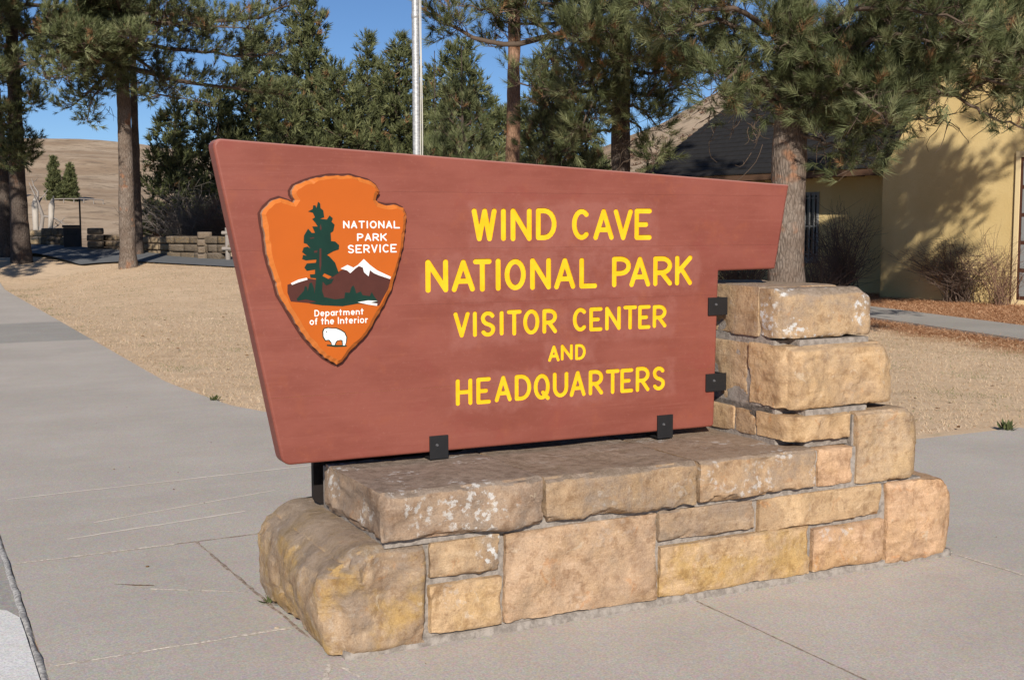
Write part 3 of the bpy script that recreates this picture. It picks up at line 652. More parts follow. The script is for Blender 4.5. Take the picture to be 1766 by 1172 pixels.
for z0, z1, w, items, yc in LINES:
    for ch, xa, xb in items:
        dz, dz2 = rng.uniform(-.002, .002), rng.uniform(-.002, .002)
        segs = glyph_segs(ch, U(xa, yc, SV), U(xb, yc, SV), z0 + dz, z1 + dz2, w)
        lp = [simplify(l) for l in sdf_loops(segs, w, 0.0026)]
        V, F = solid(lp, SV - 0.02, SV + 0.0072); b0 = len(cutV); cutV += V; cutF += [[b0 + i_ for i_ in f] for f in F]
        V, F = solid([simplify(l) for l in sdf_loops(segs, w + .0012, 0.0026)], SV + 0.0058, SV + 0.0078); letters.append((V, F))
me = bpy.data.meshes.new('cutter'); me.from_pydata(cutV, [], cutF); bm = bmesh.new(); bm.from_mesh(me)
bmesh.ops.remove_doubles(bm, verts=bm.verts[:], dist=1e-6); bmesh.ops.recalc_face_normals(bm, faces=bm.faces[:]); bm.to_mesh(me); bm.free()
me.materials.append(SIGNP); me.materials.append(YEL); me.polygons.foreach_set('material_index', np.ones(len(me.polygons), np.int32))
cutter = bpy.data.objects.new('cutter', me); COL.objects.link(cutter)
# board outline (front plane), rounded corners
def S2(x, y): p = onv(x, y, SV); return (p[0], p[2])
corners = [(S2(488, 803), .045), (S2(1231.5, 735), .018), (S2(1240, 467), .004), (S2(1337.5, 463.5), .006), (S2(1361.5, 318.5), .008), (S2(364.5, 237.5), .03)]
def rounded(cs, n=6):
    out = []
    for i_, (p, r_) in enumerate(cs):
        a, b = np.array(cs[i_ - 1][0]), np.array(cs[(i_ + 1) % len(cs)][0]); p = np.array(p)
        da, db = (a - p) / np.linalg.norm(a - p), (b - p) / np.linalg.norm(b - p)
        ang = math.acos(np.clip(da @ db, -1, 1)); tl = r_ / math.tan(ang / 2); c_ = p + (da + db) / np.linalg.norm(da + db) * r_ / math.sin(ang / 2)
        s_, e_ = p + da * tl - c_, p + db * tl - c_
        a0 = math.atan2(s_[1], s_[0]); a1 = math.atan2(e_[1], e_[0]); d_ = (a1 - a0 + PI) % (2 * PI) - PI
        out += [tuple(c_ + r_ * np.array([math.cos(a0 + d_ * t_ / n), math.sin(a0 + d_ * t_ / n)])) for t_ in range(n + 1)]
    return out
outl = rounded(corners)
bm = bmesh.new(); f = bm.faces.new([bm.verts.new((x, SV, z)) for x, z in outl])
r_ = bmesh.ops.extrude_face_region(bm, geom=[f]); ev = [g for g in r_['geom'] if isinstance(g, bmesh.types.BMVert)]
for v in ev: v.co.y += ST
bmesh.ops.recalc_face_normals(bm, faces=bm.faces[:])
es = [e for e in bm.edges if abs(e.verts[0].co.y - e.verts[1].co.y) < 1e-6]
bmesh.ops.bevel(bm, geom=es, offset=0.011, segments=3, affect='EDGES', profile=0.5)
bmesh.ops.recalc_face_normals(bm, faces=bm.faces[:])
me = bpy.data.meshes.new('board'); bm.to_mesh(me); bm.free(); me.materials.append(SIGNP); me.materials.append(YEL)
board = bpy.data.objects.new('board', me); COL.objects.link(board)
md = board.modifiers.new('routed', 'BOOLEAN'); md.operation = 'DIFFERENCE'; md.object = cutter; md.solver = 'EXACT'
try: md.material_mode = 'INDEX'
except Exception: pass
dg = bpy.context.evaluated_depsgraph_get(); ev_me = bpy.data.meshes.new_from_object(board.evaluated_get(dg), depsgraph=dg)
seams = [1.743, 1.5085, 1.2765, 0.9250]
lims = [3.0] + seams + [0.0]
for a, b in zip(lims[:-1], lims[1:]):
    bm = bmesh.new(); bm.from_mesh(ev_me)
    for zc, nrm in ((a - 0.0002, 1), (b + 0.0002, -1)):
        bmesh.ops.bisect_plane(bm, geom=bm.verts[:] + bm.edges[:] + bm.faces[:], plane_co=(0, 0, zc), plane_no=(0, 0, nrm), clear_outer=True, dist=1e-6)
        be = [e for e in bm.edges if e.is_boundary]
        if be: bmesh.ops.holes_fill(bm, edges=be, sides=0)
    pm = bpy.data.meshes.new('plank'); bm.to_mesh(pm); bm.free()
    for mm in (SIGNP, YEL): pm.materials.append(mm)
    po = bpy.data.objects.new('plank', pm); COL.objects.link(po); po.parent = sign
bpy.data.objects.remove(board); bpy.data.objects.remove(cutter)
for V, F in letters: mesh_obj('letter', V, F, YEL, sign)

# ---- arrowhead emblem
EV = 0.462
def E2(x, y): p = onv(420 + x / 3.169, 280 + y / 3.169, EV); return (p[0], p[2])
OUT = [(515, 1105), (450, 1068), (395, 1018), (340, 955), (320, 925), (275, 853), (238, 790), (198, 725), (183, 660), (163, 605), (148, 560), (130, 485), (122, 405), (108, 330), (102, 280), (125, 243), (165, 207), (205, 194), (245, 208), (278, 220), (287, 205), (270, 175), (268, 155), (285, 128), (330, 107), (390, 87), (440, 77), (485, 70), (540, 72), (595, 70), (640, 84), (690, 97), (730, 124), (750, 158), (736, 180), (730, 205), (742, 222), (790, 233), (845, 232), (880, 250), (897, 282), (893, 340), (885, 400), (878, 460), (860, 530), (840, 600), (820, 680), (790, 750), (755, 810), (715, 880), (680, 940), (630, 990), (580, 1040), (545, 1090)]
emb = empty('emblem'); emb.parent = sign
pts = np.array([E2(*p) for p in OUT]); n_ = len(pts)
cen = pts.mean(0)
seg = []                                   # scallop: midpoints pulled in
for i_ in range(n_):
    a, b = pts[i_], pts[(i_ + 1) % n_]; L = np.linalg.norm(b - a); k_ = max(1, round(L / 0.013))
    for q in range(k_): seg.append(a + (b - a) * q / k_)
seg = np.array(seg); ns = len(seg)
tan_ = np.roll(seg, -1, 0) - np.roll(seg, 1, 0); nor = np.stack([tan_[:, 1], -tan_[:, 0]], 1); nor /= np.linalg.norm(nor, axis=1)[:, None]
if np.mean(np.sum(nor * (seg - cen), 1)) < 0: nor = -nor
rr_ = random.Random(2); kn = [0]
while kn[-1] < ns: kn.append(kn[-1] + rr_.choice((2, 3, 3, 4, 5)))
kn[-1] = ns; ph = np.zeros(ns); amp_ = np.zeros(ns); fw = np.zeros(ns)
for a_, b_ in zip(kn[:-1], kn[1:]):
    t_ = np.arange(b_ - a_) / max(1, b_ - a_); am, f0, f1 = rr_.uniform(.0015, .0042), rr_.uniform(.012, .020), rr_.uniform(.012, .020)
    ph[a_:b_] = -np.sin(t_ * PI) * am; fw[a_:b_] = f0 + (f1 - f0) * t_
outer = seg + nor * (ph + .0012)[:, None]
inner = seg - nor * fw[:, None]
V = [(p[0], SV + 0.0005, p[1]) for p in outer] + [(p[0], EV + 0.013, p[1]) for p in outer] + [(p[0], EV, p[1]) for p in inner]
F, fm = [], []
for i_ in range(ns):
    j_ = (i_ + 1) % ns; F += [[i_, j_, ns + j_, ns + i_], [ns + i_, ns + j_, 2 * ns + j_, 2 * ns + i_]]; fm += [0, 1]
for t_ in tessellate_polygon([[Vector((p[0], p[1], 0)) for p in inner]]): F.append([2 * ns + i_ for i_ in t_]); fm.append(2)
bm = bmesh.new(); bv = [bm.verts.new(v) for v in V]
for f_, m_ in zip(F, fm):
    try: q = bm.faces.new([bv[i_] for i_ in f_]); q.material_index = m_
    except ValueError: pass
ao = bm_obj('arrowhead_panel', bm, RAWW, emb); ao.data.materials.append(RIM); ao.data.materials.append(ORANGE)
bpts = [tuple(p) for p in (seg + nor * .0085)]
if area(bpts) * SGN < 0: bpts = bpts[::-1]
V, F = solid([bpts], SV - .004, SV + .001); mesh_obj('dark_outline', V, F, UMBER, emb)  # dark plate a little wider than the arrowhead
def plate(name, poly, mat, lift, rag=0.0, seed=1, par=None):
    p = [E2(*q) for q in poly]
    if rag:
        r2 = random.Random(seed); o = []
        for a, b in zip(p, p[1:] + p[:1]): o += [a, ((a[0] + b[0]) / 2 + r2.uniform(-rag, rag), (a[1] + b[1]) / 2 + r2.uniform(-rag, rag))]
        p = o
    p = [tuple(q) for q in p]
    if area(p) * SGN < 0: p = p[::-1]
    V, F = solid([p], EV - lift, EV - lift + 0.0006 + lift * 0.4); return mesh_obj(name, V, F, mat, par or emb)
plate('mountain_shape', [(240, 668), (300, 650), (345, 632), (395, 640), (450, 645), (500, 612), (530, 590), (570, 575), (640, 568), (700, 588), (800, 630), (803, 645), (790, 690), (740, 783), (640, 772), (400, 772), (258, 760), (240, 712)], UMBER, 0.0008)
plate('snow_shape', [(530, 580), (568, 560), (600, 575), (625, 560), (657, 528), (690, 560), (730, 590), (805, 625), (800, 637), (740, 617), (712, 605), (690, 588), (683, 622), (658, 600), (652, 575), (630, 565), (610, 580), (583, 605), (565, 590)], WHITE, 0.0014)
plate('snow_shape', [(258, 660), (300, 640), (345, 630), (350, 640), (300, 655), (265, 669)], WHITE, 0.0014)
TREE = [(407, 215), (418, 225), (420, 250), (435, 262), (440, 300), (415, 308), (455, 312), (470, 290), (487, 305), (480, 325), (497, 340), (490, 375), (475, 385), (478, 430), (500, 432), (522, 452), (520, 475), (490, 485), (455, 505), (470, 515), (500, 548), (515, 590), (520, 602), (485, 625), (440, 605), (430, 620), (470, 640), (492, 635), (480, 660), (450, 672), (432, 650), (428, 700), (440, 735), (500, 748), (550, 742), (555, 710), (580, 712), (590, 680), (600, 672), (608, 690), (615, 715), (640, 705), (650, 725), (690, 730), (700, 708), (712, 730), (735, 760), (700, 768), (640, 768), (540, 785), (430, 780), (360, 770), (400, 760), (340, 747), (295, 756), (290, 745), (330, 700), (335, 675), (345, 680), (350, 705), (360, 660), (372, 655), (385, 690), (387, 720), (395, 650), (395, 632), (365, 630), (362, 612), (390, 610), (390, 585), (345, 592), (332, 575), (345, 552), (395, 548), (398, 530), (340, 535), (320, 528), (325, 505), (345, 510), (320, 490), (328, 465), (350, 460), (365, 470), (345, 445), (328, 440), (330, 400), (352, 362), (372, 385), (390, 385), (375, 350), (405, 350), (392, 330), (375, 310), (390, 300), (378, 275), (352, 268), (378, 255), (380, 235), (392, 235), (398, 250)]
plate('tree_shape', TREE, GREEN, 0.0020)
for bp in ([(414, 470), (424, 470), (424, 560), (418, 600), (413, 560)], [(415, 360), (420, 335), (426, 362), (420, 372)], [(362, 412), (385, 408), (385, 414), (364, 418)], [(384, 484), (402, 480), (402, 492), (386, 494)]):
    plate('branch_mark', bp, UMBER, 0.0026)
plate('river_shape', [(622, 763), (680, 754), (732, 756), (690, 765), (730, 771), (728, 783), (680, 776)], WHITE, 0.0026)
BIS = [(436, 925), (442, 910), (462, 905), (480, 908), (505, 908), (530, 918), (550, 931), (561, 955), (558, 985), (553, 999), (543, 999), (541, 972), (532, 968), (510, 972), (502, 982), (497, 997), (483, 996), (480, 982), (468, 968), (448, 970), (437, 950)]
plate('bison_outline', [(430, 922), (438, 906), (462, 900), (482, 904), (508, 903), (533, 913), (555, 927), (567, 955), (562, 985), (557, 1000), (567, 1000), (560, 1006), (500, 1008), (455, 1002), (455, 995), (480, 995), (476, 984), (464, 973), (446, 976), (432, 955)], GREEN, 0.0008)
plate('bison_shape', BIS, WHITE, 0.0016)
plate('orange_gap', [(505, 990), (512, 976), (534, 973), (538, 997), (503, 997)], ORANGE, 0.0022)
plate('bison_eye', [(450, 923), (455, 920), (457, 926), (452, 929)], GREEN, 0.0023)
def emb_text(txt, xa, xb, ytop, ybot, slope, w, adv):
    tot = sum(adv.get(c_, 1.0) for c_ in txt); s_ = (xb - xa) / tot; x = xa
    for c_ in txt:
        a = adv.get(c_, 1.0)
        if c_ != ' ':
            xl, xr = x + 0.10 * a * s_, x + 0.90 * a * s_; dy = slope * ((xl + xr) / 2 - xa)
            p0, p1 = E2(xl, ybot + dy), E2(xr, ytop + dy)
            segs = glyph_segs(c_, p0[0], p1[0], E2((xl + xr) / 2, ybot + dy)[1], E2((xl + xr) / 2, ytop + dy)[1], w)
            V, F = solid(sdf_loops(segs, w, 0.0016), EV - 0.0016, EV - 0.0003); mesh_obj('letter', V, F, WHITE, emb)
        x += a * s_
AD = {'I': .45, 'O': 1.1, 'W': 1.4, 'i': .4, 'r': .7, 't': .72, 'f': .65, 'm': 1.5, ' ': .5, 'D': 1.15, 'e': .95, 'a': .95, 'p': 1, 'n': .95, 'h': .95, 'o': 1.0}
emb_text('NATIONAL', 540, 858, 319, 361, 0.0, .0056, AD); emb_text('PARK', 616, 786, 388, 430, -0.005, .0056, AD); emb_text('SERVICE', 565, 841, 451, 497, -0.02, .0056, AD)
emb_text('Department', 384, 658, 806, 842, -0.04, .0042, AD); emb_text('of the Interior', 358, 682, 850, 888, -0.035, .0042, AD)

# ---- steel brackets with bolts, and the dark steel panel behind the board
def bracket(u0, u1, z0, z1, foot):
    bm = bmesh.new(); bm_box(bm, u0, u1, SV - 0.010, SV - 0.0005, z0, z1, 0.0015)
    if foot == 'down': bm_box(bm, u0 + .002, u1 - .002, SV - 0.0005, SV + 0.09, z0 + 0.0005, z0 + 0.009)
    else: bm_box(bm, u1 - 0.009, u1 - .0005, SV - 0.0005, SV + 0.10, z0 + .002, z1 - .002)
    b = bm_obj('bracket', bm, BLACK, sign)
    bm = bmesh.new(); bmesh.ops.create_cone(bm, cap_ends=True, segments=12, radius1=0.007, radius2=0.0045, depth=0.006, matrix=Matrix.Translation(((u0 * .62 + u1 * .38), SV - 0.0128, z0 * .4 + z1 * .6)) @ Matrix.Rotation(PI / 2, 4, 'X'))
    bm_obj('bolt', bm, plain('bolt_steel', (0.10, 0.10, 0.105, 1), 0.35, 0.1, 40, 0.5), b)
bracket(0.583, 0.668, 0.619, 0.719, 'down'); bracket(1.735, 1.820, 0.613, 0.722, 'down')
bracket(2.017, 2.1265, 1.179, 1.263, 'side'); bracket(2.009, 2.125, 0.816, 0.900, 'side')
bm = bmesh.new(); f = bm.faces.new([bm.verts.new((x, 0.772, z)) for x, z in rounded([((0.16, 0.414), .035), ((2.10, 0.414), .005), ((2.10, 0.80), .005), ((0.16, 0.80), .01)])])
r_ = bmesh.ops.extrude_face_region(bm, geom=[f])
for v in [g for g in r_['geom'] if isinstance(g, bmesh.types.BMVert)]: v.co.y += 0.03
bm_obj('support_panel', bm, DKBR, sign)
for u_ in (0.5, 1.1, 1.7):
    box_obj('support_arm', u_ - .03, u_ + .03, SV + ST + .0005, 0.7715, 0.672, 0.79, DKBR, sign)
# ================================================================== PINES
def bark_mat(name, a, b, orange):
    k = M(name, 0.95, 0.08)
    pl = k.voro(14, 'DISTANCE_TO_EDGE', stretch=(1.7, 1.7, 0.5)); fu = k.ramp(pl, 0.0, 0.14, 0.62, 1)
    n, n2 = k.noise(3, 5, 0.65), k.noise(40, 4, 0.7, stretch=(1, 1, 0.35))
    c = k.mix(k.ramp(n, 0.35, 0.65), a, b)
    c = k.mix(k.math('MULTIPLY', k.ramp(k.noise(2.2, 3), 0.58, 0.66), orange), c, (0.34, 0.15, 0.07, 1))
    c = k.mix(k.ramp(n2, 0.4, 0.7, 0, 0.6), c, tuple(x * 0.5 for x in a[:3]) + (1,))
    c = k.mix(fu, k.mix(1.0, c, (.12, .1, .09, 1), 'MULTIPLY'), c)
    k.color(c); b_ = k.bump(pl, 0.9, 0.03); k.bump(n2, 0.6, 0.01, prev=b_); return k.m
BARK = bark_mat('pine_bark', (0.17, 0.128, 0.10, 1), (0.245, 0.20, 0.165, 1), 0.6)
BARKO = bark_mat('orange_pine_bark', (0.27, 0.16, 0.10, 1), (0.34, 0.21, 0.14, 1), 0.9)
BARKD = bark_mat('dark_pine_bark', (0.085, 0.065, 0.055, 1), (0.13, 0.105, 0.088, 1), 0.2)
TWIG = plain('twig_bark', (0.115, 0.085, 0.065, 1), 0.9, 0.35, 6, 0.1)
def needle_mat(name, dark, mid, tip, dead):
    k = M(name, 0.6, 0.25)
    t = k.attr('tone')
    c = k.mix(k.ramp(t, 0.0, 0.45), dark, mid); c = k.mix(k.ramp(t, 0.45, 0.85), c, tip); c = k.mix(k.ramp(t, 0.93, 0.96), c, dead)
    k.color(c)
    tr = k.n.new('ShaderNodeBsdfTranslucent'); k.l.new(c, tr.inputs['Color'])
    mx = k.n.new('ShaderNodeMixShader'); mx.inputs[0].default_value = 0.10
    k.l.new(k.b.outputs[0], mx.inputs[1]); k.l.new(tr.outputs[0], mx.inputs[2]); k.l.new(mx.outputs[0], k.n['Material Output'].inputs['Surface'])
    return k.m
NEED = needle_mat('pine_needles', (0.045, 0.055, 0.024, 1), (0.125, 0.145, 0.060, 1), (0.255, 0.268, 0.135, 1), (0.27, 0.155, 0.075, 1))
NEEDF = needle_mat('far_pine_needles', (0.045, 0.053, 0.024, 1), (0.115, 0.130, 0.052, 1), (0.210, 0.220, 0.098, 1), (0.22, 0.13, 0.06, 1))
def tuft_set(rs, n_needles, length, width, shoot, variants=6):
    out = []
    for v in range(variants):
        V = []
        for q in range(n_needles):
            s = rs.uniform(0, 1) ** 0.8; base_ = np.array([0, 0, shoot * s])
            az = rs.uniform(0, 2 * PI); tilt = math.radians(rs.uniform(8, 38) + (1 - s) * rs.uniform(8, 42))
            d = np.array([math.sin(tilt) * math.cos(az), math.sin(tilt) * math.sin(az), math.cos(tilt)])
            L = length * rs.uniform(.7, 1.1); sdv = np.cross(d, [0.3, 0.5, 0.8]); sdv /= np.linalg.norm(sdv)
            a2 = rs.uniform(0, 2 * PI); sdv = sdv * math.cos(a2) + np.cross(d, sdv) * math.sin(a2)
            tip = base_ + d * L - np.array([0, 0, 0])
            V += [base_ - sdv * width / 2, base_ + sdv * width / 2, tip]
        out.append(np.array(V))
    return out
def place_tufts(rs, tset, pos, dirs, scale, tone):
    pos, dirs = np.asarray(pos), np.asarray(dirs); n = len(pos); Vs, Ts = [], []
    var = rs.integers(0, len(tset), n)
    for v in range(len(tset)):
        ix = np.nonzero(var == v)[0]
        if not len(ix): continue
        d = dirs[ix] / (np.linalg.norm(dirs[ix], axis=1)[:, None] + 1e-9)
        ref = rs.normal(size=d.shape); a = np.cross(d, ref); a /= np.linalg.norm(a, axis=1)[:, None] + 1e-9; b = np.cross(d, a)
        R = np.stack([a, b, d], 1)               # rows
        t = tset[v]
        W = np.einsum('vi,nij->nvj', t, R) * scale[ix][:, None, None] + pos[ix][:, None, :]
        Vs.append(W.reshape(-1, 3)); Ts.append(np.repeat(tone[ix], len(t)) + np.tile(rs.uniform(-.05, .05, len(t) // 3).repeat(3), len(ix)))
    return np.concatenate(Vs), np.concatenate(Ts)
def bezier_limb(p0, az, L, el, droop, rs, n=9, up=0.25):
    t = np.linspace(0, 1, n); ca, sa = math.cos(az), math.sin(az)
    h = L * t * math.cos(el); z = L * t * math.sin(el) - droop * L * t ** 1.6 + up * L * np.clip(t - .6, 0, 1) ** 1.5
    w = np.cumsum(rs.normal(0, 0.03 * L / n * 3, n)); w -= w[0]; wz = np.cumsum(rs.normal(0, 0.02 * L / n * 3, n)); wz -= wz[0]
    return np.stack([p0[0] + h * ca - w * sa, p0[1] + h * sa + w * ca, p0[2] + z + wz], 1)
class Pine:
    def __init__(s, label, base, height, r0, seed, bark=None, need=None, lean=(0, 0), group=None, cat='pine tree', trunk_sides=18, near=True):
        s.rs = np.random.default_rng(seed); s.base = np.array(base, float); s.h, s.r0 = height, r0
        s.root = tag(empty('pine_tree', s.base), label, cat, group)
        s.bark, s.need, s.near = bark or BARK, need or NEED, near
        n = 26; t = np.linspace(0, 1, n) ** 1.25
        wob = np.cumsum(s.rs.normal(0, .012, (n, 2)) * height * 0.08, 0)
        wob -= wob[0]
        s.tz = t * height
        s.tx = np.stack([lean[0] * t * height + wob[:, 0] * t, lean[1] * t * height + wob[:, 1] * t], 1)
        s.tr = r0 * (1 - t) ** 0.85 * 0.97 + 0.012 + 0.22 * r0 * np.exp(-s.tz / (0.9 * r0 + .15))
        pts = np.column_stack([s.tx, s.tz]); pts[0, 2] = -0.25
        if near:
            m = 40; tt = np.concatenate([np.linspace(0, 5.0, 60), np.linspace(5.1, height, m)]); pp = np.stack([np.interp(tt, s.tz, s.tx[:, 0]), np.interp(tt, s.tz, s.tx[:, 1]), tt], 1); pp[0, 2] = -.25
            T = Tubes(trunk_sides); T.add(pp, np.interp(tt, s.tz, s.tr)); V = np.concatenate(T.V); F = np.concatenate(T.F)
            N = vnormals(V, F); pl = fbm(V * np.array([7, 7, 2.4]) / max(r0 * 3.5, .4) * .55 + seed, seed, 4); V += N * (np.clip(pl, -.6, .5) * r0 * 0.11)[:, None]
            mesh_obj('trunk', V, F, s.bark, s.root, True)
        else:
            T = Tubes(8); T.add(pts, s.tr); T.build('trunk', s.bark, s.root)
        s.pos, s.dir, s.lt = [], [], []
        s.tw = Tubes(4)
    def axis(s, z): return np.array([np.interp(z, s.tz, s.tx[:, 0]), np.interp(z, s.tz, s.tx[:, 1]), z])
    def tuft(s, p, d, t=None): s.pos.append(p); s.dir.append(d); s.lt.append(s.rs.beta(1.3, 1.5) * .9 if t is None else t)
    def dress(s, P, r, dens=1.0, start=0.35, sub=0.36, twig=0.5, flat=0.5):
        # side shoots along a limb, each carrying needle tufts towards its end
        rs = s.rs; L = np.linalg.norm(np.diff(P, axis=0), axis=1).sum(); dens = dens * (.55 if P[0][2] > 8.5 and s.near else 1); n = max(3, int(L * 7.0 * dens)); ts = rs.uniform(start * .6, 1.0, n)
        idx = np.linspace(0, 1, len(P))
        for t in ts:
            p = np.array([np.interp(t, idx, P[:, q]) for q in range(3)]); p2 = np.array([np.interp(min(1, t + .05), idx, P[:, q]) for q in range(3)])
            d = p2 - p; d /= np.linalg.norm(d) + 1e-9
            if t > .97: d = P[-1] - P[-2]; d /= np.linalg.norm(d) + 1e-9
            sd_ = rs.normal(size=3); sd_[2] = sd_[2] * flat + 0.25; sd_ -= d * (sd_ @ d); sd_ /= np.linalg.norm(sd_) + 1e-9
            dd = d * rs.uniform(.3, .9) + sd_ * rs.uniform(.5, 1.0); dd /= np.linalg.norm(dd)
            l = sub * L ** .5 * rs.uniform(.35, 1.0) * (1.15 - .6 * t)
            e = p + dd * l + np.array([0, 0, l * .18]); mid = (p + e) / 2 + rs.normal(0, .03, 3) - np.array([0, 0, l * .06])
            if s.near or rs.uniform() < .35: s.tw.add(np.array([p, mid, e]) if s.near else np.array([p, e]), [max(.006, r * .28), max(.005, r * .2), .004] if s.near else [max(.006, r * .28), .006], 3)
            ed = e - mid; ed /= np.linalg.norm(ed) + 1e-9
            s.tuft(e, ed + np.array([0, 0, .7]))
            k = 2 + int(l / 0.10 * twig + rs.uniform(0, 1))
            for q in range(k):
                u = rs.uniform(.3, .95); pp = mid + (e - mid) * u if u > .3 else p
                s2 = rs.normal(size=3); s2 /= np.linalg.norm(s2); s2 = ed * .6 + s2 * .8; s2 /= np.linalg.norm(s2); lt = rs.uniform(.06, .22)
                ee = pp + s2 * lt
                if s.near and ee[2] < 7.5: s.tw.add(np.array([pp, ee]), [.005, .003], 3)
                s.tuft(ee, s2 * .8 + np.array([0, 0, .6]))
    def limb(s, z, az, L, el=0.1, droop=0.25, r=None, dens=1.0, start=0.35, up=.3, **kw):
        p0 = s.axis(z); r = r or max(.012, min(.085, L * .014 + .01))
        P = bezier_limb(p0, az, L, el, droop, s.rs, up=up)
        T = Tubes(7 if s.near else 4); T.add(P, np.linspace(r, .008, len(P)) * np.linspace(1.25, 1, len(P)))
        if s.near: T.build('limb', TWIG, s.root)
        else: s.tw.V += T.V; s.tw.F += [f + s.tw.n for f in T.F]; s.tw.n += T.n
        s.dress(P, r, dens, start, **kw); return P
    def path_limb(s, pts, r, dens=1.0, start=0.2, **kw):     # a limb through given world points
        P0 = np.array([np.asarray(p) - s.base for p in pts]); t = np.linspace(0, 1, len(P0)); tt = np.linspace(0, 1, 14)
        P = np.stack([np.interp(tt, t, P0[:, q]) for q in range(3)], 1)
        for _ in range(2): P[1:-1] = (P[:-2] + 2 * P[1:-1] + P[2:]) / 4
        P[1:-1] += s.rs.normal(0, .018, (12, 3))
        T = Tubes(7); T.add(P, np.linspace(r, max(.01, r * .25), len(P))); T.build('limb', TWIG, s.root)
        s.dress(P, r * .5, dens, start, **kw); return P
    def dead(s, p, n=5, L=0.5):               # bare hanging twigs
        for q in range(n):
            rs = s.rs; d = rs.normal(size=3); d[2] = -abs(d[2]) - .4; d /= np.linalg.norm(d); l = L * rs.uniform(.4, 1.1)
            pts = [np.asarray(p) + rs.normal(0, .08, 3)]
            for w in range(5): d = d + rs.normal(0, .35, 3); d /= np.linalg.norm(d); pts.append(pts[-1] + d * l / 5)
            s.tw.add(np.array(pts), np.linspace(.008, .003, 6), 3)
            if rs.uniform() < .6: b = pts[2]; e = b + rs.normal(0, .12, 3) * l * 2; s.tw.add(np.array([b, (b + e) / 2 + rs.normal(0, .02, 3), e]), [.005, .004, .002], 3)
    def finish(s, needles=26, length=.17, width=.008, shoot=.12, deadp=.07, scale=(.75, 1.2), name='crown'):
        if s.tw.V: s.tw.build('twigs', TWIG, s.root)['kind'] = 'stuff'
        rs = s.rs; n = len(s.pos); tone = np.array(s.lt); tone[rs.uniform(size=n) < deadp] = 1.0
        ts = tuft_set(rs, needles, length, width, shoot)
        V, T = place_tufts(rs, ts, np.array(s.pos), np.array(s.dir), rs.uniform(*scale, n), tone)
        o = mesh_obj(name, V, np.arange(len(V)).reshape(-1, 3), s.need, s.root); set_attr(o, 'tone', T)
        return n
def auto_limbs(t, z0, z1, n, Lmax, rs_seed=0, top=True, el=(.0, .35), droop=(.15, .35), dens=1.0, avoid=None, prof=0.6, **kw):
    rs = t.rs; ga = 2.399963; a0 = rs.uniform(0, 6.28)
    for i in range(n):
        f = (i + rs.uniform(0, .6)) / n; z = z0 + (z1 - z0) * f; az = a0 + ga * i + rs.normal(0, .25)
        L = Lmax * ((1 - f) ** prof * .9 + .10) * rs.uniform(.7, 1.1) * min(1, .72 + f * 2.2)
        if avoid and avoid(z, az, L): continue
        t.limb(z, az, L, rs.uniform(*el) + f * .45, rs.uniform(*droop), dens=dens, **kw)
counts = {}
# --- the big pine beside the visitor centre
b4 = ground_at(1352, 600, 15.0)
p4 = Pine('large pine with mottled grey and orange bark in front of the yellow building', b4, 16.5, 0.235, 11, group=None, lean=(.008, .0))
auto_limbs(p4, 3.1, 7.2, 26, 4.4, el=(-.02, .25), droop=(.12, .30), dens=1.0, prof=.5, avoid=lambda z, az, L: (z < 6.3 and abs(((az + PI / 2 + PI) % (2 * PI)) - PI) < .7) or (z < 4.4 and math.cos(az) < -.3))
A4 = lambda x, y, d: at(x, y, d)
p4.path_limb([b4 + p4.axis(2.95), A4(1420, 190, 14.6), A4(1560, 150, 14.2), A4(1650, 170, 14.0), A4(1765, 110, 13.8)], .05, 1.5)
p4.path_limb([b4 + p4.axis(2.75), A4(1400, 235, 14.7), A4(1440, 250, 14.4), A4(1480, 285, 14.2)], .03, 2.0)
p4.path_limb([b4 + p4.axis(3.0), A4(1290, 150, 14.9), A4(1230, 95, 14.7), A4(1180, 110, 14.5)], .035, 1.6)
p4.path_limb([A4(1600, 135, 14.1), A4(1680, 185, 14.0), A4(1720, 210, 13.9), A4(1790, 225, 13.8)], .022, .9, start=.5)
p4.path_limb([b4 + p4.axis(3.3), A4(1450, 90, 14.0), A4(1540, 60, 13.5), A4(1620, 70, 13.2)], .045, 2.0)
p4.path_limb([b4 + p4.axis(3.5), A4(1430, 60, 14.4), A4(1500, 120, 14.0), A4(1540, 190, 13.7)], .04, 2.0)
p4.path_limb([b4 + p4.axis(3.4), A4(1300, 60, 14.6), A4(1230, 30, 14.2), A4(1150, 60, 13.9)], .045, 2.0)
p4.path_limb([b4 + p4.axis(3.6), A4(1390, 40, 14.5), A4(1370, 60, 14.2), A4(1345, 85, 14.0)], .04, 2.0)
p4.path_limb([b4 + p4.axis(3.8), A4(1600, 20, 14.4), A4(1700, 50, 14.2), A4(1790, 30, 14.0)], .045, 2.0)
p4.path_limb([b4 + p4.axis(3.5), A4(1520, 20, 15.5), A4(1650, 60, 16.0), A4(1760, 150, 16.2)], .045, 1.8)
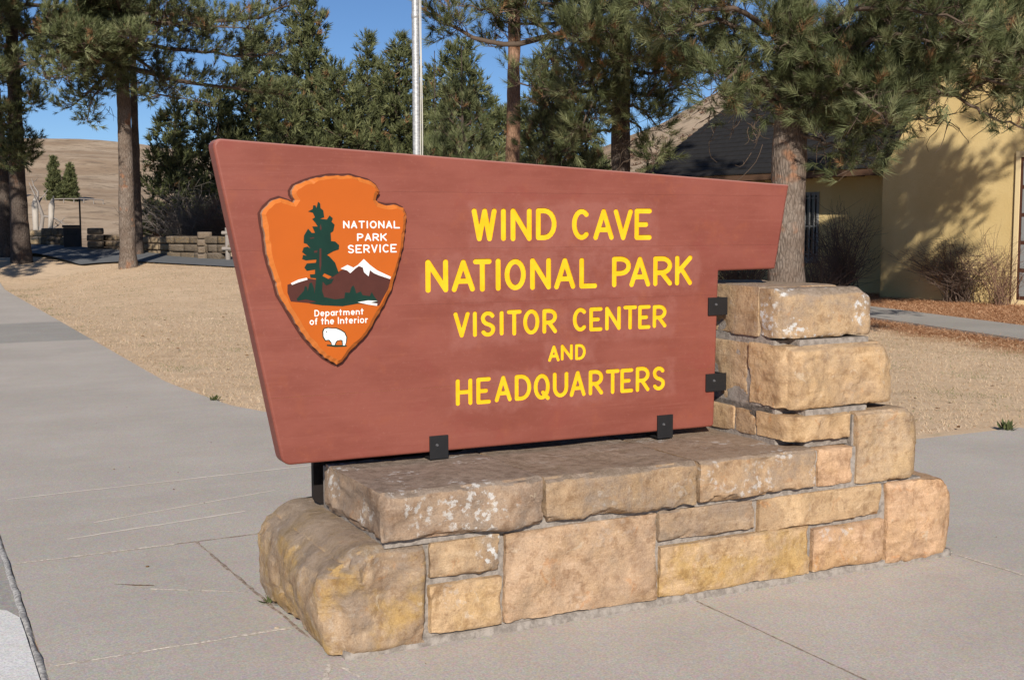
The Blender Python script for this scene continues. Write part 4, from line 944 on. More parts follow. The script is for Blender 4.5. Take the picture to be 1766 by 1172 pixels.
for pts, r_, dn_ in (
    ([b4 + p4.axis(2.9), A4(1300, 100, 14.6), A4(1260, 130, 14.3), A4(1230, 160, 14.0)], .035, 2.0),
    ([b4 + p4.axis(3.1), A4(1420, 130, 14.2), A4(1470, 150, 13.7), A4(1530, 215, 13.4)], .035, 2.0),
    ([b4 + p4.axis(3.2), A4(1500, 110, 14.4), A4(1620, 100, 14.0), A4(1720, 140, 13.6), A4(1800, 170, 13.4)], .04, 1.9),
    ([b4 + p4.axis(3.7), A4(1450, 20, 13.8), A4(1560, 10, 13.2), A4(1660, 40, 12.8)], .04, 2.0),
    ([b4 + p4.axis(3.7), A4(1280, 10, 14.0), A4(1190, 20, 13.6), A4(1110, 10, 13.3)], .04, 2.0),
    ([b4 + p4.axis(3.0), A4(1420, 160, 14.5), A4(1480, 190, 14.1), A4(1520, 240, 13.9)], .03, 2.6),
    ([b4 + p4.axis(3.2), A4(1480, 120, 14.2), A4(1560, 130, 13.8), A4(1620, 160, 13.6)], .035, 2.6),
    ([b4 + p4.axis(3.4), A4(1540, 80, 14.0), A4(1660, 90, 13.6), A4(1770, 120, 13.3)], .04, 2.6),
    ([b4 + p4.axis(2.9), A4(1410, 200, 14.8), A4(1450, 225, 14.6), A4(1470, 265, 14.5)], .025, 2.6),
    ([b4 + p4.axis(3.2), A4(1330, 140, 14.8), A4(1305, 165, 14.7), A4(1290, 195, 14.6)], .02, 2.4),
    ([b4 + p4.axis(3.3), A4(1390, 110, 14.7), A4(1400, 140, 14.5), A4(1395, 180, 14.45)], .02, 2.4),
    ([b4 + p4.axis(2.8), A4(1440, 190, 15.2), A4(1520, 170, 15.6), A4(1590, 150, 16)], .035, 2.0)):
    p4.path_limb(pts, r_, dn_)
for q in ((1240, 190), (1290, 200), (1430, 240), (1560, 190), (1640, 200), (1300, 230), (1720, 190)): p4.dead(at(*q, 14.6) - b4, 6, .55)
counts['p4'] = p4.finish(52, .15, .0066, .15, .045)
p4.pos, p4.dir, p4.lt, p4.tw = [], [], [], Tubes(4)
auto_limbs(p4, 7.2, 16.2, 44, 4.9, el=(-.02, .25), droop=(.1, .3), dens=1.5, prof=.42)
for pts, r_, dn_ in (
    ([b4 + p4.axis(4.4), b4 + np.array([2.2, .3, 4.9]), b4 + np.array([4.4, .6, 5.2]), b4 + np.array([5.9, .8, 5.6])], .06, 1.6),
    ([b4 + p4.axis(5.0), b4 + np.array([2.4, -.3, 5.6]), b4 + np.array([4.8, -.2, 6.2]), b4 + np.array([6.4, .2, 6.8])], .06, 1.5),
    ([b4 + p4.axis(5.8), b4 + np.array([2.4, .8, 6.6]), b4 + np.array([4.2, 1.2, 7.4]), b4 + np.array([5.6, 1.4, 7.9])], .06, 1.5),
    ([b4 + p4.axis(4.8), b4 + np.array([2.2, 1.2, 5.4]), b4 + np.array([3.9, 2.0, 5.7]), b4 + np.array([5.2, 2.8, 5.9])], .05, 2.3),
    ([b4 + p4.axis(5.4), b4 + np.array([2.2, -0.6, 6.0]), b4 + np.array([3.9, -1.0, 6.4]), b4 + np.array([5.0, -1.2, 6.7])], .05, 2.3),
    ([b4 + p4.axis(6.2), b4 + np.array([2.2, 0.2, 6.9]), b4 + np.array([3.9, 0.3, 7.3]), b4 + np.array([4.9, 0.4, 7.6])], .05, 2.3),
    ([b4 + p4.axis(4.6), b4 + np.array([2.2, 0.8, 5.2]), b4 + np.array([3.9, 1.0, 5.5]), b4 + np.array([4.9, 1.1, 5.3])], .05, 2.3),
    ([b4 + p4.axis(5.6), b4 + np.array([2.2, 0.6, 6.3]), b4 + np.array([3.9, 0.8, 6.6]), b4 + np.array([5.3, 0.9, 6.4])], .05, 2.3),
    ([b4 + p4.axis(6.4), b4 + np.array([2.4, 0.5, 7.0]), b4 + np.array([4.4, 0.8, 7.3]), b4 + np.array([6.0, 1.0, 7.5])], .05, 2.2),
    ([b4 + p4.axis(5.2), b4 + np.array([2.4, 1.6, 5.7]), b4 + np.array([4.4, 2.4, 6.0]), b4 + np.array([6.0, 3.0, 6.1])], .05, 2.2),
    ([b4 + p4.axis(7.0), b4 + np.array([2.4, -0.4, 7.8]), b4 + np.array([4.4, -0.6, 8.2]), b4 + np.array([6.0, -0.6, 8.6])], .05, 2.2),
    ([b4 + p4.axis(6.0), b4 + np.array([2.4, -1.2, 6.5]), b4 + np.array([4.4, -1.8, 6.8]), b4 + np.array([6.0, -2.2, 7.0])], .05, 2.2)):
    p4.path_limb(pts, r_, dn_)
for z_, q1, q2, q3 in ((7.4, (2, .2, 7.8), (3.8, .3, 8.0), (5.0, .4, 8.2)), (8.2, (2, -.3, 8.5), (3.6, -.4, 8.8), (4.8, -.4, 9.0)), (9.0, (2, .6, 9.3), (3.5, .9, 9.5), (4.6, 1.1, 9.6)), (6.9, (1.8, .9, 7.2), (3.2, 1.4, 7.4), (4.4, 1.8, 7.5)), (7.8, (2, .1, 8.2), (3.7, .2, 8.5), (5.1, .2, 8.7)), (7.2, (2, -.1, 7.6), (3.6, -.2, 7.9), (5.0, -.2, 8.0))):
    p4.path_limb([b4 + p4.axis(z_)] + [b4 + np.array(q_) for q_ in (q1, q2, q3)], .05, 3.2)
counts['p4 upper'] = p4.finish(16, .19, .030, .17, .03, (.8, 1.3), name='upper_crown')
pn = Pine('unseen pine added right of the view whose crown shades the yellow wall', np.array([12.0, 14.5, 0.0]), 13.5, .2, 17, bark=BARK)
auto_limbs(pn, 7.0, 13.2, 26, 3.2, el=(0, .3), droop=(.1, .3), dens=.9); pn.finish(14, .19, .026, .17, .03)  # unseen tree, put in to dapple the wing wall
# --- pine behind the sign, its low bough crossing to the flagpole
b3 = ground_at(1069, 560, 19.5)
p3 = Pine('dark trunked pine rising behind the right half of the sign', b3, 13.5, 0.175, 12, bark=BARKD)
auto_limbs(p3, 3.4, 13.0, 44, 3.3, el=(-.05, .3), droop=(.12, .3), dens=1.1, avoid=lambda z, az, L: z < 5.0 and math.cos(az) > .35)
A3 = A4
p3.path_limb([b3 + p3.axis(5.2), A3(1000, 45, 19.2), A3(950, 62, 18.9), A3(880, 80, 18.7), A3(820, 68, 18.6), A3(775, 45, 18.5), A3(735, 10, 18.4)], .065, 1.3, start=.35)
p3.path_limb([A3(950, 60, 18.9), A3(900, 20, 18.6), A3(850, 15, 18.4), A3(790, 10, 18.3)], .03, 1.8)
p3.path_limb([b3 + p3.axis(4.4), A3(1030, 130, 18.6), A3(1000, 150, 18.2)], .03, 2.2)
p3.path_limb([b3 + p3.axis(4.2), A3(1110, 130, 18.6), A3(1150, 120, 18.2), A3(1190, 130, 18.0)], .035, 2.2)
p3.path_limb([b3 + p3.axis(5.0), A3(1120, 60, 18.4), A3(1180, 40, 18.0), A3(1240, 70, 17.8)], .04, 2.0)
p3.path_limb([b3 + p3.axis(3.6), A3(1080, 180, 18.8), A3(1110, 190, 18.5), A3(1130, 215, 18.3)], .025, 2.0)
p3.path_limb([b3 + p3.axis(3.2), A3(1030, 230, 19.0), A3(1000, 215, 18.8), A3(975, 250, 18.7)], .025, 2.0)
for pts, r_, dn_ in (
    ([b3 + p3.axis(3.9), A3(1110, 175, 18.6), A3(1150, 130, 18.2), A3(1185, 150, 17.9)], .03, 2.2),
    ([b3 + p3.axis(3.7), A3(1040, 170, 18.8), A3(1015, 185, 18.4), A3(1005, 225, 18.2)], .03, 2.2),
    ([b3 + p3.axis(4.7), A3(1060, 90, 18.4), A3(1080, 110, 17.9), A3(1110, 100, 17.6)], .03, 2.2),
    ([b3 + p3.axis(4.9), A3(1140, 90, 18.9), A3(1200, 90, 18.6), A3(1270, 120, 18.4)], .035, 2.2),
    ([b3 + p3.axis(5.4), A3(1010, 20, 18.8), A3(950, 10, 18.4), A3(905, -10, 18.2)], .035, 2.2),
    ([b3 + p3.axis(3.3), A3(1100, 215, 19.0), A3(1120, 245, 18.8), A3(1125, 275, 18.7)], .022, 1.8),
    ([b3 + p3.axis(5.3), A3(1030, 30, 18.2), A3(1020, 60, 17.6), A3(1000, 70, 17.2)], .03, 2.0)):
    p3.path_limb(pts, r_, dn_)
for q in ((1000, 75), (1010, 100), (960, 85), (1010, 130), (1100, 250), (1090, 240)): p3.dead(at(*q, 18.9) - b3, 6, .6)
counts['p3'] = p3.finish(44, .155, .0080, .15, .04)
# --- slender orange barked pine further back
b2 = ground_at(884, 520, 27.0)
p2 = Pine('slender pine with orange bark standing behind the centre of the sign', b2, 15, 0.19, 13, bark=BARKO)
auto_limbs(p2, 6.4, 14.5, 30, 3.0, dens=1.1)
counts['p2'] = p2.finish(24, .17, .012, .14, .03)
# --- two young pines whose tops show over the sign
for lab, px, d, h, sd_ in (('bushy young pine left of the orange barked trunk above the sign', 800, 24.0, 4.3, 21), ('bushy young pine with orange tipped needles right of the orange barked trunk', 950, 22.0, 4.25, 22), ('small young pine just right of the flagpole above the sign', 752, 25.0, 3.3, 23)):
    t = Pine(lab, ground_at(px, 500, d), h, 0.07, sd_, bark=BARKD, group='young pines behind the sign')
    auto_limbs(t, .7, h - .1, 34, 1.35, el=(.15, .5), droop=(.05, .2), dens=1.9, prof=.75, start=.2); t.tuft(t.axis(h - .02), np.array([0, 0, 1.0]))
    counts[lab[:12]] = t.finish(34, .15, .0095, .13, .05)
# --- the two old pines on the lawn at the left
b1 = ground_at(221, 450, 33.0)
p1 = Pine('tall pine with sunlit grey trunk on the lawn left of the sign', b1, 17, 0.215, 14, lean=(.004, 0))
auto_limbs(p1, 5.0, 16.5, 46, 4.6, el=(-.1, .2), droop=(.2, .4), dens=1.5, avoid=lambda z, az, L: z < 6.2 and math.cos(az) > .3)
for pts, r, dn in (
    ([b1 + p1.axis(6.7), at(275, 20, 33.2), at(330, 25, 33.6), at(400, 45, 34.2), at(460, 25, 34.8), at(500, 10, 35)], .09, 2.2),
    ([b1 + p1.axis(5.4), at(265, 125, 33.3), at(310, 140, 33.8), at(370, 150, 34.5), at(440, 155, 35), at(490, 165, 35.3)], .085, 2.3),
    ([b1 + p1.axis(6.1), at(290, 85, 34), at(360, 90, 34.8), at(430, 100, 35.4), at(490, 90, 36)], .07, 2.3),
    ([b1 + p1.axis(4.9), at(275, 165, 33.3), at(330, 172, 33.7), at(370, 185, 34)], .03, .8),
    ([b1 + p1.axis(5.6), at(180, 90, 32.4), at(130, 100, 31.8), at(90, 130, 31.5)], .06, 2.2),
    ([b1 + p1.axis(5.2), at(190, 140, 32.4), at(160, 165, 32), at(150, 210, 31.8)], .045, 2.2),
    ([b1 + p1.axis(6.0), at(170, 50, 32.2), at(120, 40, 31.6), at(80, 60, 31.2)], .06, 2.2),
    ([b1 + p1.axis(5.0), at(215, 140, 32.4), at(225, 160, 32.0), at(250, 165, 31.9)], .03, 2.4),
    ([b1 + p1.axis(6.4), at(200, 30, 32), at(170, 15, 31.2), at(140, 20, 30.8)], .05, 2.2)):
    p1.path_limb(pts, r, dn)
for z_, dx, dz in ((5.4, .2, .2), (6.0, -.7, .1), (6.4, .9, .3), (7.0, 0, .4), (7.6, -.5, .3), (5.8, 1.3, -.1), (8.2, .4, .5), (5.1, .1, .35), (5.6, -.15, .2), (6.5, .15, .3), (5.3, -.4, .3)):
    q_ = b1 + p1.axis(z_); p1.path_limb([q_, q_ + np.array([dx * .5, -1.6, dz * .6]), q_ + np.array([dx, -3.2, dz])], .05, 3.4)
for q in ((280, 150), (270, 30), (190, 190), (300, 150)): p1.dead(at(*q, 33.2) - b1, 6, .8)
counts['p1'] = p1.finish(22, .17, .017, .16, .03)
p1b = Pine('shaded pine trunk just behind the tall sunlit trunk', ground_at(239, 430, 37.0), 15, 0.13, 19, bark=BARKD); auto_limbs(p1b, 6, 14.8, 24, 2.6); p1b.finish(20, .2, .016, .15, .05)
b0 = ground_at(36, 432, 36.0)
p0 = Pine('pine with trunk coloured dark as shaded at the far left of the lawn', b0, 18, 0.26, 15, bark=BARKD, lean=(-.004, 0))  # darker bark stands in for the shade on this trunk
auto_limbs(p0, 6.6, 17.5, 40, 4.4, el=(-.1, .2), droop=(.2, .4), dens=1.1)
for pts, r, dn in (
    ([b0 + p0.axis(6.2), at(75, 40, 35.6), at(110, 60, 35)], .05, 1.6), ([b0 + p0.axis(4.4), at(20, 215, 34.6), at(0, 190, 34), at(-20, 210, 33.6)], .05, 2.2),
    ([b0 + p0.axis(3.9), at(40, 240, 34.8), at(30, 262, 34.2), at(15, 280, 33.8)], .045, 2.4), ([b0 + p0.axis(5.0), at(15, 150, 34.6), at(-10, 120, 34)], .04, 2.0),
    ([b0 + p0.axis(4.6), at(55, 180, 35), at(70, 165, 34.6)], .03, 1.8), ([b0 + p0.axis(3.6), at(20, 260, 34.8), at(45, 280, 34.6)], .03, 2.4)):
    p0.path_limb(pts, r, dn)
for z_, dx, dz in ((5.6, .2, .2), (6.2, -.7, .1), (6.6, .9, .3), (7.4, 0, .4)):
    q_ = b0 + p0.axis(z_); p0.path_limb([q_, q_ + np.array([dx * .5, -1.6, dz * .6]), q_ + np.array([dx, -3.2, dz])], .05, 2.4)
counts['p0'] = p0.finish(26, .17, .0165, .16, .03)
pe = Pine('pine at the left picture edge whose boughs reach in, its trunk outside', ground_at(-255, 450, 27.0), 15, .24, 18, bark=BARKD)
auto_limbs(pe, 4.6, 14.6, 44, 3.8, el=(-.1, .2), droop=(.2, .4), dens=1.7); pe.finish(30, .19, .022, .17, .03)
p0b = Pine('leaning pine stem at the left edge of the photo', ground_at(14, 432, 37.5), 14, 0.24, 16, bark=BARKD, lean=(-.045, 0)); auto_limbs(p0b, 5.5, 13.8, 26, 3.0); p0b.finish(20, .18, .016, .15, .03)

# --- the dense stand beyond the lawn: every tree its own
STAND = [  # label, image column, distance, image row of the tip, crown half width (m), seed
    ('tallest dark pine of the stand, its tip above the frame left of the flagpole', 538, 52, -12, 2.0, 41),
    ('broad pine with rounded twin tips just left of the flagpole', 690, 54, 66, 1.9, 42),
    ('narrow pine spire between the tallest pine and the flagpole', 640, 56, 62, 1.2, 43),
    ('low dense pine behind the flagpole', 748, 58, 118, 1.6, 44),
    ('pointed pine right of the flagpole beside the orange trunk', 800, 50, 76, 2.0, 45),
    ('pine with a blunt tip right of the orange trunk', 942, 46, 92, 1.6, 46),
    ('dark pine low behind the upper left corner of the sign', 450, 50, 60, 2.1, 47),
    ('dense pine between the tall lawn pine and the sign corner', 380, 48, 160, 1.9, 48),
    ('drooping pine with bare lower twigs beside the lawn trunk', 305, 46, 182, 1.5, 49),
    ('wide dark pine over the emblem of the sign', 590, 49, 120, 2.0, 50),
    ('pine filling the gap left of the emblem', 500, 47, 150, 1.9, 51),
    ('background pine seen over the middle of the sign', 870, 55, 190, 1.7, 52),
    ('background pine between the sign top and the dark trunk', 1010, 48, 215, 1.4, 53),
    ('pine at the back of the stand above the sign', 655, 60, 140, 2.2, 54)]
for lab, px, d, ytip, hw, sd_ in STAND:
    g = at(px, 400, d); z0 = float(terrain(np.array([g[0]]), np.array([g[1]]))[0]); bs = np.array([g[0], g[1], z0]); h = at(px, ytip, d)[2] - z0
    t = Pine(lab, bs, h, 0.13, sd_, bark=BARKD, need=NEEDF, group='pines of the stand beyond the lawn', near=False)
    auto_limbs(t, h * .08, h - .15, int(h * 6.2), hw * 1.25, el=(.1, .45), droop=(.05, .25), dens=1.35, prof=.62, start=.15, sub=.34, twig=.55)
    t.tuft(t.axis(h - .05), np.array([0, 0, 1.0])); counts[sd_] = t.finish(12, .23, .038, .22, .02, (.85, 1.4))
print('TUFTS', counts, sum(v for v in counts.values()))
# ================================================================== VISITOR CENTRE
k = M('yellow_stucco', 0.92, 0.1)
n1, n2 = k.noise(0.8, 5, 0.6), k.noise(30, 5, 0.7)
c = k.mix(k.ramp(n1, 0.35, 0.7), (0.70, 0.52, 0.235, 1), (0.78, 0.60, 0.295, 1)); c = k.mix(k.ramp(n2, 0.45, 0.75, 0, .35), c, (0.60, 0.44, 0.19, 1))
k.color(c); k.bump(n2, 0.7, 0.015); STUC = k.m
TRIM = plain('cream_trim', (0.80, 0.64, 0.36, 1), 0.7, 0.05); BRN = plain('brown_frame', (0.085, 0.035, 0.022, 1), 0.6, 0.2); GLASS = plain('window_glass', (0.30, 0.31, 0.31, 1), 0.15, 0.15, 2, 0.5)
DGLASS = plain('dark_glass', (0.02, 0.022, 0.025, 1), 0.1, 0.2, 3, 0.5); GREYP = plain('grey_iron', (0.30, 0.30, 0.29, 1), 0.6, 0.15)
k = M('dark_shingles', 0.85, 0.15); k.color(k.mix(k.noise(6, 5, 0.7), (0.012, 0.012, 0.013, 1), (0.040, 0.038, 0.037, 1))); SHING = k.m
SOFF = plain('brown_eave', (0.11, 0.06, 0.035, 1), 0.8, 0.25, 5)
wa = ground(1515, 512); wang = math.atan2(-0.819, 0.574)       # wall frame: x along the wall to the right, y into the building
bld = tag(empty('visitor_centre', (wa[0], wa[1], 0), wang), 'pale yellow stucco visitor centre with dark shingle roof and steep gable wing', 'building')
SB = 1.14
bm = bmesh.new()                          # gable wing: pentagonal front, 7 m wide
pent = [(0, -0.3), (7.2, -0.3), (7.2, 2.75), (3.6, 8.6), (0, 2.75)]
f = bm.faces.new([bm.verts.new((x, 0, z)) for x, z in pent]); r = bmesh.ops.extrude_face_region(bm, geom=[f])
for v in [g for g in r['geom'] if isinstance(g, bmesh.types.BMVert)]: v.co.y += 9.0
bmesh.ops.bevel(bm, geom=[e for e in bm.edges if e.calc_length() > 2 and abs(e.verts[0].co.z - e.verts[1].co.z) > 2.5 and abs(e.verts[0].co.x - e.verts[1].co.x) < .01], offset=.04, segments=3, affect='EDGES')
bm_obj('wall', bm, STUC, bld)
box_obj('wall', -8.0, -0.001, SB, SB + 6, -0.3, 3.3, STUC, bld)
# main roof over the rear wall: courses of shingles one over the other
ey, ez, sl = SB - 0.95, 2.90, 0.62
nrow = 26; bm = bmesh.new(); run = 5.6
for q in range(nrow):
    y0, y1 = ey + run * q / nrow, ey + run * (q + 1) / nrow + .04; z0, z1 = ez + (y0 - ey) * sl, ez + (y1 - ey) * sl
    vs_ = [bm.verts.new(p) for p in ((-8.55, y0, z0 + .035), (0.0, y0, z0 + .035), (0.0, y1, z1 + .006), (-8.55, y1, z1 + .006), (-8.55, y0, z0), (0.0, y0, z0), (0.0, y1, z1 - .02), (-8.55, y1, z1 - .02))]
    for fi in ((0, 1, 2, 3), (7, 6, 5, 4), (0, 4, 5, 1), (1, 5, 6, 2), (2, 6, 7, 3), (3, 7, 4, 0)): bm.faces.new([vs_[i] for i in fi])
roof = bm_obj('roof', bm, SHING, bld)
bm = bmesh.new()
f = bm.faces.new([bm.verts.new(p) for p in ((-8.5, ey + .02, ez - .02), (0, ey + .02, ez - .02), (0, ey + .02, ez - .16), (-8.5, ey + .02, ez - .16))]); r = bmesh.ops.extrude_face_region(bm, geom=[f])
for v in [g for g in r['geom'] if isinstance(g, bmesh.types.BMVert)]: v.co.y += .04
bm_obj('fascia', bm, SOFF, roof)
for q in range(16):
    x = -8.3 + q * .53; bm = bmesh.new(); bm_box(bm, x - .04, x + .04, ey + .07, SB + .02, ez - .14, ez - .02); bm_obj('rafter_tail', bm, SOFF, roof)
bm = bmesh.new()                          # rear slope and gable infill so the roof is a solid from elsewhere too
zt = ez + run * sl
for poly in (((-8.55, ey + run, zt), (0, ey + run, zt), (0, ey + 2 * run, ez), (-8.55, ey + 2 * run, ez)), ((-8.0, SB, 3.2), (-8.0, ey + run, zt - .1), (-8.0, SB + 6, 3.2))): bm.faces.new([bm.verts.new(p) for p in poly])
bm_obj('rear_slope', bm, SHING, bld)
# wing roof slopes
for sx in (0, 1):
    bm = bmesh.new(); a, b_ = ((-0.02, 2.78), (3.6, 8.66)) if not sx else ((7.22, 2.78), (3.6, 8.66))
    vs_ = [bm.verts.new(p) for p in ((a[0], -.06, a[1]), (b_[0], -.06, b_[1]), (b_[0], 9, b_[1]), (a[0], 9, a[1]))]
    f = bm.faces.new(vs_); r = bmesh.ops.extrude_face_region(bm, geom=[f])
    for v in [g for g in r['geom'] if isinstance(g, bmesh.types.BMVert)]: v.co.z += .12
    bm_obj('roof', bm, SHING, bld)
# barred casement in the rear wall
def wl_(px, py, yoff=0.0):                 # wall frame coordinates of a pixel on a plane parallel to the wall
    d_ = np.array([math.cos(wang), math.sin(wang), 0]); n_ = np.array([-math.sin(wang), math.cos(wang), 0])
    r_ = ray(px, py); t_ = (yoff - (EYE - wa) @ n_) / (r_ @ n_); p = EYE + r_ * t_; return (p - wa) @ d_, p[2]
(x0, z1), (x1, z0) = wl_(1379, 332, SB), wl_(1411, 449, SB)
w = box_obj('window', x0, x1, SB - .03, SB + .02, z0, z1, GREYP, bld, .004)
box_obj('pane', x0 + .06, x1 - .06, SB - .036, SB - .0305, z0 + .08, z1 - .08, DGLASS, w)
box_obj('sill', x0 - .08, x1 + .08, SB - .12, SB - .031, z0 - .07, z0 - .003, GREYP, w, .005)
for q in range(4): x = x0 + .10 + (x1 - x0 - .2) * q / 3; box_obj('window_bar', x - .013, x + .013, SB - .075, SB - .05, z0 + .02, z1 - .02, GREYP, w)
for q in range(3): z = z0 + .15 + (z1 - z0 - .3) * q / 2; box_obj('window_bar', x0 + .03, x1 - .03, SB - .0495, SB - .0365, z - .013, z + .013, GREYP, w)
# tall framed window of the wing at the picture's edge
x0, _z = wl_(1758, 400); z0 = wl_(1758, 517)[1]; x1, z1 = x0 + 1.9, z0 + 2.85
for q in ((x0 - .10, x0, z0 - .12, z1 + .12), (x1, x1 + .10, z0 - .12, z1 + .12), (x0, x1, z1, z1 + .12), (x0, x1, z0 - .12, z0)):
    box_obj('window_trim', q[0] + .001, q[1] - .001, -.05, .02, q[2], q[3], TRIM, bld)
w = box_obj('window', x0 + .001, x1 - .001, -.03, .02, z0 + .001, z1 - .001, BRN, bld)
for i_ in range(3):
    for j_ in range(5):
        a = x0 + .06 + (x1 - x0 - .06) / 3 * i_; b_ = z0 + .08 + (z1 - z0 - .08) / 5 * j_
        box_obj('pane', a, a + (x1 - x0 - .06) / 3 - .06, -.034, -.0305, b_, b_ + (z1 - z0 - .08) / 5 - .08, GLASS, w)

# ================================================================== FLAGPOLE
k = M('galvanised_steel', 0.5, 0.4); k.b.inputs['Metallic'].default_value = 0.5
k.color(k.mix(k.ramp(k.noise(22, 4, 0.7, stretch=(1, 1, 2.5)), 0.35, 0.65), (0.34, 0.345, 0.35, 1), (0.56, 0.56, 0.55, 1))); k.bump(k.noise(60, 3), 0.15, 0.004); GALV = k.m
fp = at(718.5, 260, 13.5); fp[2] = 0.0
fl = tag(empty('flagpole', fp), 'galvanised steel flagpole with white halyard rising behind the sign', 'flagpole')
T = Tubes(24); T.add([(0, 0, -.1), (0, 0, 3.9)], [.042, .041]); T.build('lower_pole', GALV, fl)
T = Tubes(24); T.add([(0, 0, 3.88), (0, 0, 3.885), (0, 0, 3.93), (0, 0, 3.935)], [.040, .0445, .0445, .04]); T.build('collar', GALV, fl)
T = Tubes(24); T.add([(0, 0, 3.9), (0, 0, 7.2), (0, 0, 9.5)], [.0395, .035, .028]); T.build('upper_pole', GALV, fl)
T = Tubes(20); T.add([(0, 0, 0), (0, 0, .02), (0, 0, .05), (0, 0, .09)], [.13, .13, .09, .043]); T.build('base_collar', GALV, fl)
bm = bmesh.new(); bmesh.ops.create_uvsphere(bm, u_segments=20, v_segments=12, radius=.09, matrix=Matrix.Translation((0, 0, 9.6))); bm_obj('ball', bm, plain('gilt', (.6, .42, .1, 1), .3, .05, 5, .5, 0, .8), fl, True)
ROPE = plain('rope', (0.58, 0.56, 0.50, 1), 0.9, 0.1, 80)
for off in (.050, .066):
    T = Tubes(6); zz_ = np.linspace(1.1, 9.4, 30); T.add(np.stack([off + .004 * np.sin(zz_ * 3 + off * 90), -.02 + 0 * zz_, zz_], 1), .0055); T.build('halyard', ROPE, fl)
box_obj('cleat', .040, .063, -.03, -.01, 1.02, 1.16, GALV, fl)

# ================================================================== SHRUBS
def tz(x, y): return float(terrain(np.array([x]), np.array([y]))[0])
def on_hill(px, py):                       # where the line of sight through a pixel meets the far slope
    for d in np.arange(66, 320, .5):
        p = at(px, py, d)
        if tz(p[0], p[1]) >= p[2]: return p
    return at(px, py, 150)
def twig_bush(label, base, n, height, spread, seed, mat, r=.008, droop=.0, cat='shrub', group=None, sub=3):
    rs = np.random.default_rng(seed); root = tag(empty('bare_shrub', base), label, cat, group); T = Tubes(3)
    for q in range(n):
        az, sp = rs.uniform(0, 2 * PI), rs.uniform(.1, 1) ** .7 * spread; h = height * rs.uniform(.45, 1.05) * (1 - .35 * (sp / spread) ** 2)
        t = np.linspace(0, 1, 8); b0_ = rs.normal(0, .12 * spread, 2)
        P = np.stack([b0_[0] + np.cos(az) * sp * t ** 1.5, b0_[1] + np.sin(az) * sp * t ** 1.5, h * (t - droop * t ** 3)], 1); P[1:] += np.cumsum(rs.normal(0, .022 * height, (7, 3)) * np.array([1, 1, .3]), 0)
        T.add(P, np.linspace(r, r * .3, 8))
        for w in range(sub):
            u = rs.integers(2, 7); d = rs.normal(size=3); d[2] = abs(d[2]) * .7 + .1 - droop; d /= np.linalg.norm(d); l = height * rs.uniform(.12, .35)
            m_ = P[u] + d * l * .5 + rs.normal(0, .02, 3); e = P[u] + d * l + rs.normal(0, .05, 3); T.add(np.array([P[u], m_, e]), [r * .5, r * .4, r * .2])
    o = T.build('twigs', mat, root); o['kind'] = 'stuff'; return root
TWB = plain('bare_twigs', (0.16, 0.115, 0.09, 1), 0.9, 0.35, 4, .1); TWG = plain('grey_twigs', (0.21, 0.18, 0.155, 1), 0.9, 0.3, 4, .1); TWR = plain('reddish_twigs', (0.20, 0.12, 0.085, 1), 0.9, 0.3, 4, .1)
twig_bush('tangled bare brown shrub against the sunlit yellow wall', ground(1660, 520), 210, 1.75, 1.35, 61, TWB, .008, .1, sub=5)
twig_bush('sparse tall bare shrub beside the tall window trim', ground(1728, 526), 60, 1.9, .8, 62, TWR, .006)
twig_bush('thin upright bare stems by the barred window', at(1450, 505, 27.0) * np.array([1, 1, 0]), 150, 2.2, .95, 63, TWB, .010, group=None)
twig_bush('low scrubby bare stems at the foot of the big pine', at(1405, 505, 25.0) * np.array([1, 1, 0]), 110, 1.2, 1.0, 64, TWB, .009)
twig_bush('dense bare bush seen through the gap between sign and pillar', at(1275, 505, 24.0) * np.array([1, 1, 0]), 150, 1.5, .9, 68, TWB, .011)
for lab, px, d, h, sp, sd_, m_ in (('wide grey leafless thicket between the lawn pine and the sign', 330, 44, 3.0, 2.4, 65, TWG), ('reddish leafless bush left of the wooden rail by the sign', 285, 46, 2.6, 1.7, 66, TWR), ('brown leafless bush touching the left edge of the sign', 395, 43, 2.5, 1.7, 67, TWB), ('low leafless scrub on the slope behind the litter bin', 172, 60, 1.7, 2.0, 68, TWR), ('pale leafless scrub behind the old posts', 45, 58, 1.8, 2.2, 69, TWG)):
    g = at(px, 400, d); z = float(terrain(np.array([g[0]]), np.array([g[1]]))[0]); twig_bush(lab, (g[0], g[1], z), 170, h, sp, sd_, m_, .016, .1, group='leafless bushes beyond the lawn', sub=5)
g = at(112, 400, 75); z = float(terrain(np.array([g[0]]), np.array([g[1]]))[0])
for lab, px, d, yt, hw, sd_ in (('small dark juniper on the far slope left of the lawn pine', 95, 75, 272, 1.2, 71), ('smaller round juniper touching the first on the far slope', 122, 74, 286, 1.3, 72), ('tiny juniper near the left edge on the far slope', 12, 72, 285, 1.1, 73)):
    g = on_hill(px, 345); z = g[2]; d = g[1]; h = at(px, yt, d)[2] - z; hw *= d / 72 * .62; z -= .8; h += .8; g = np.array([g[0], g[1], z])
    t = Pine(lab, (g[0], g[1], z), h, .09, sd_, bark=BARKD, need=NEEDF, group='junipers on the far slope', near=False, cat='juniper')
    t.root.name = 'juniper'; auto_limbs(t, .1, h - .1, 54, hw, el=(.2, .7), droop=(0, .15), dens=1.5, prof=.85, start=.1); t.finish(12, .30, .07, .2, .0)
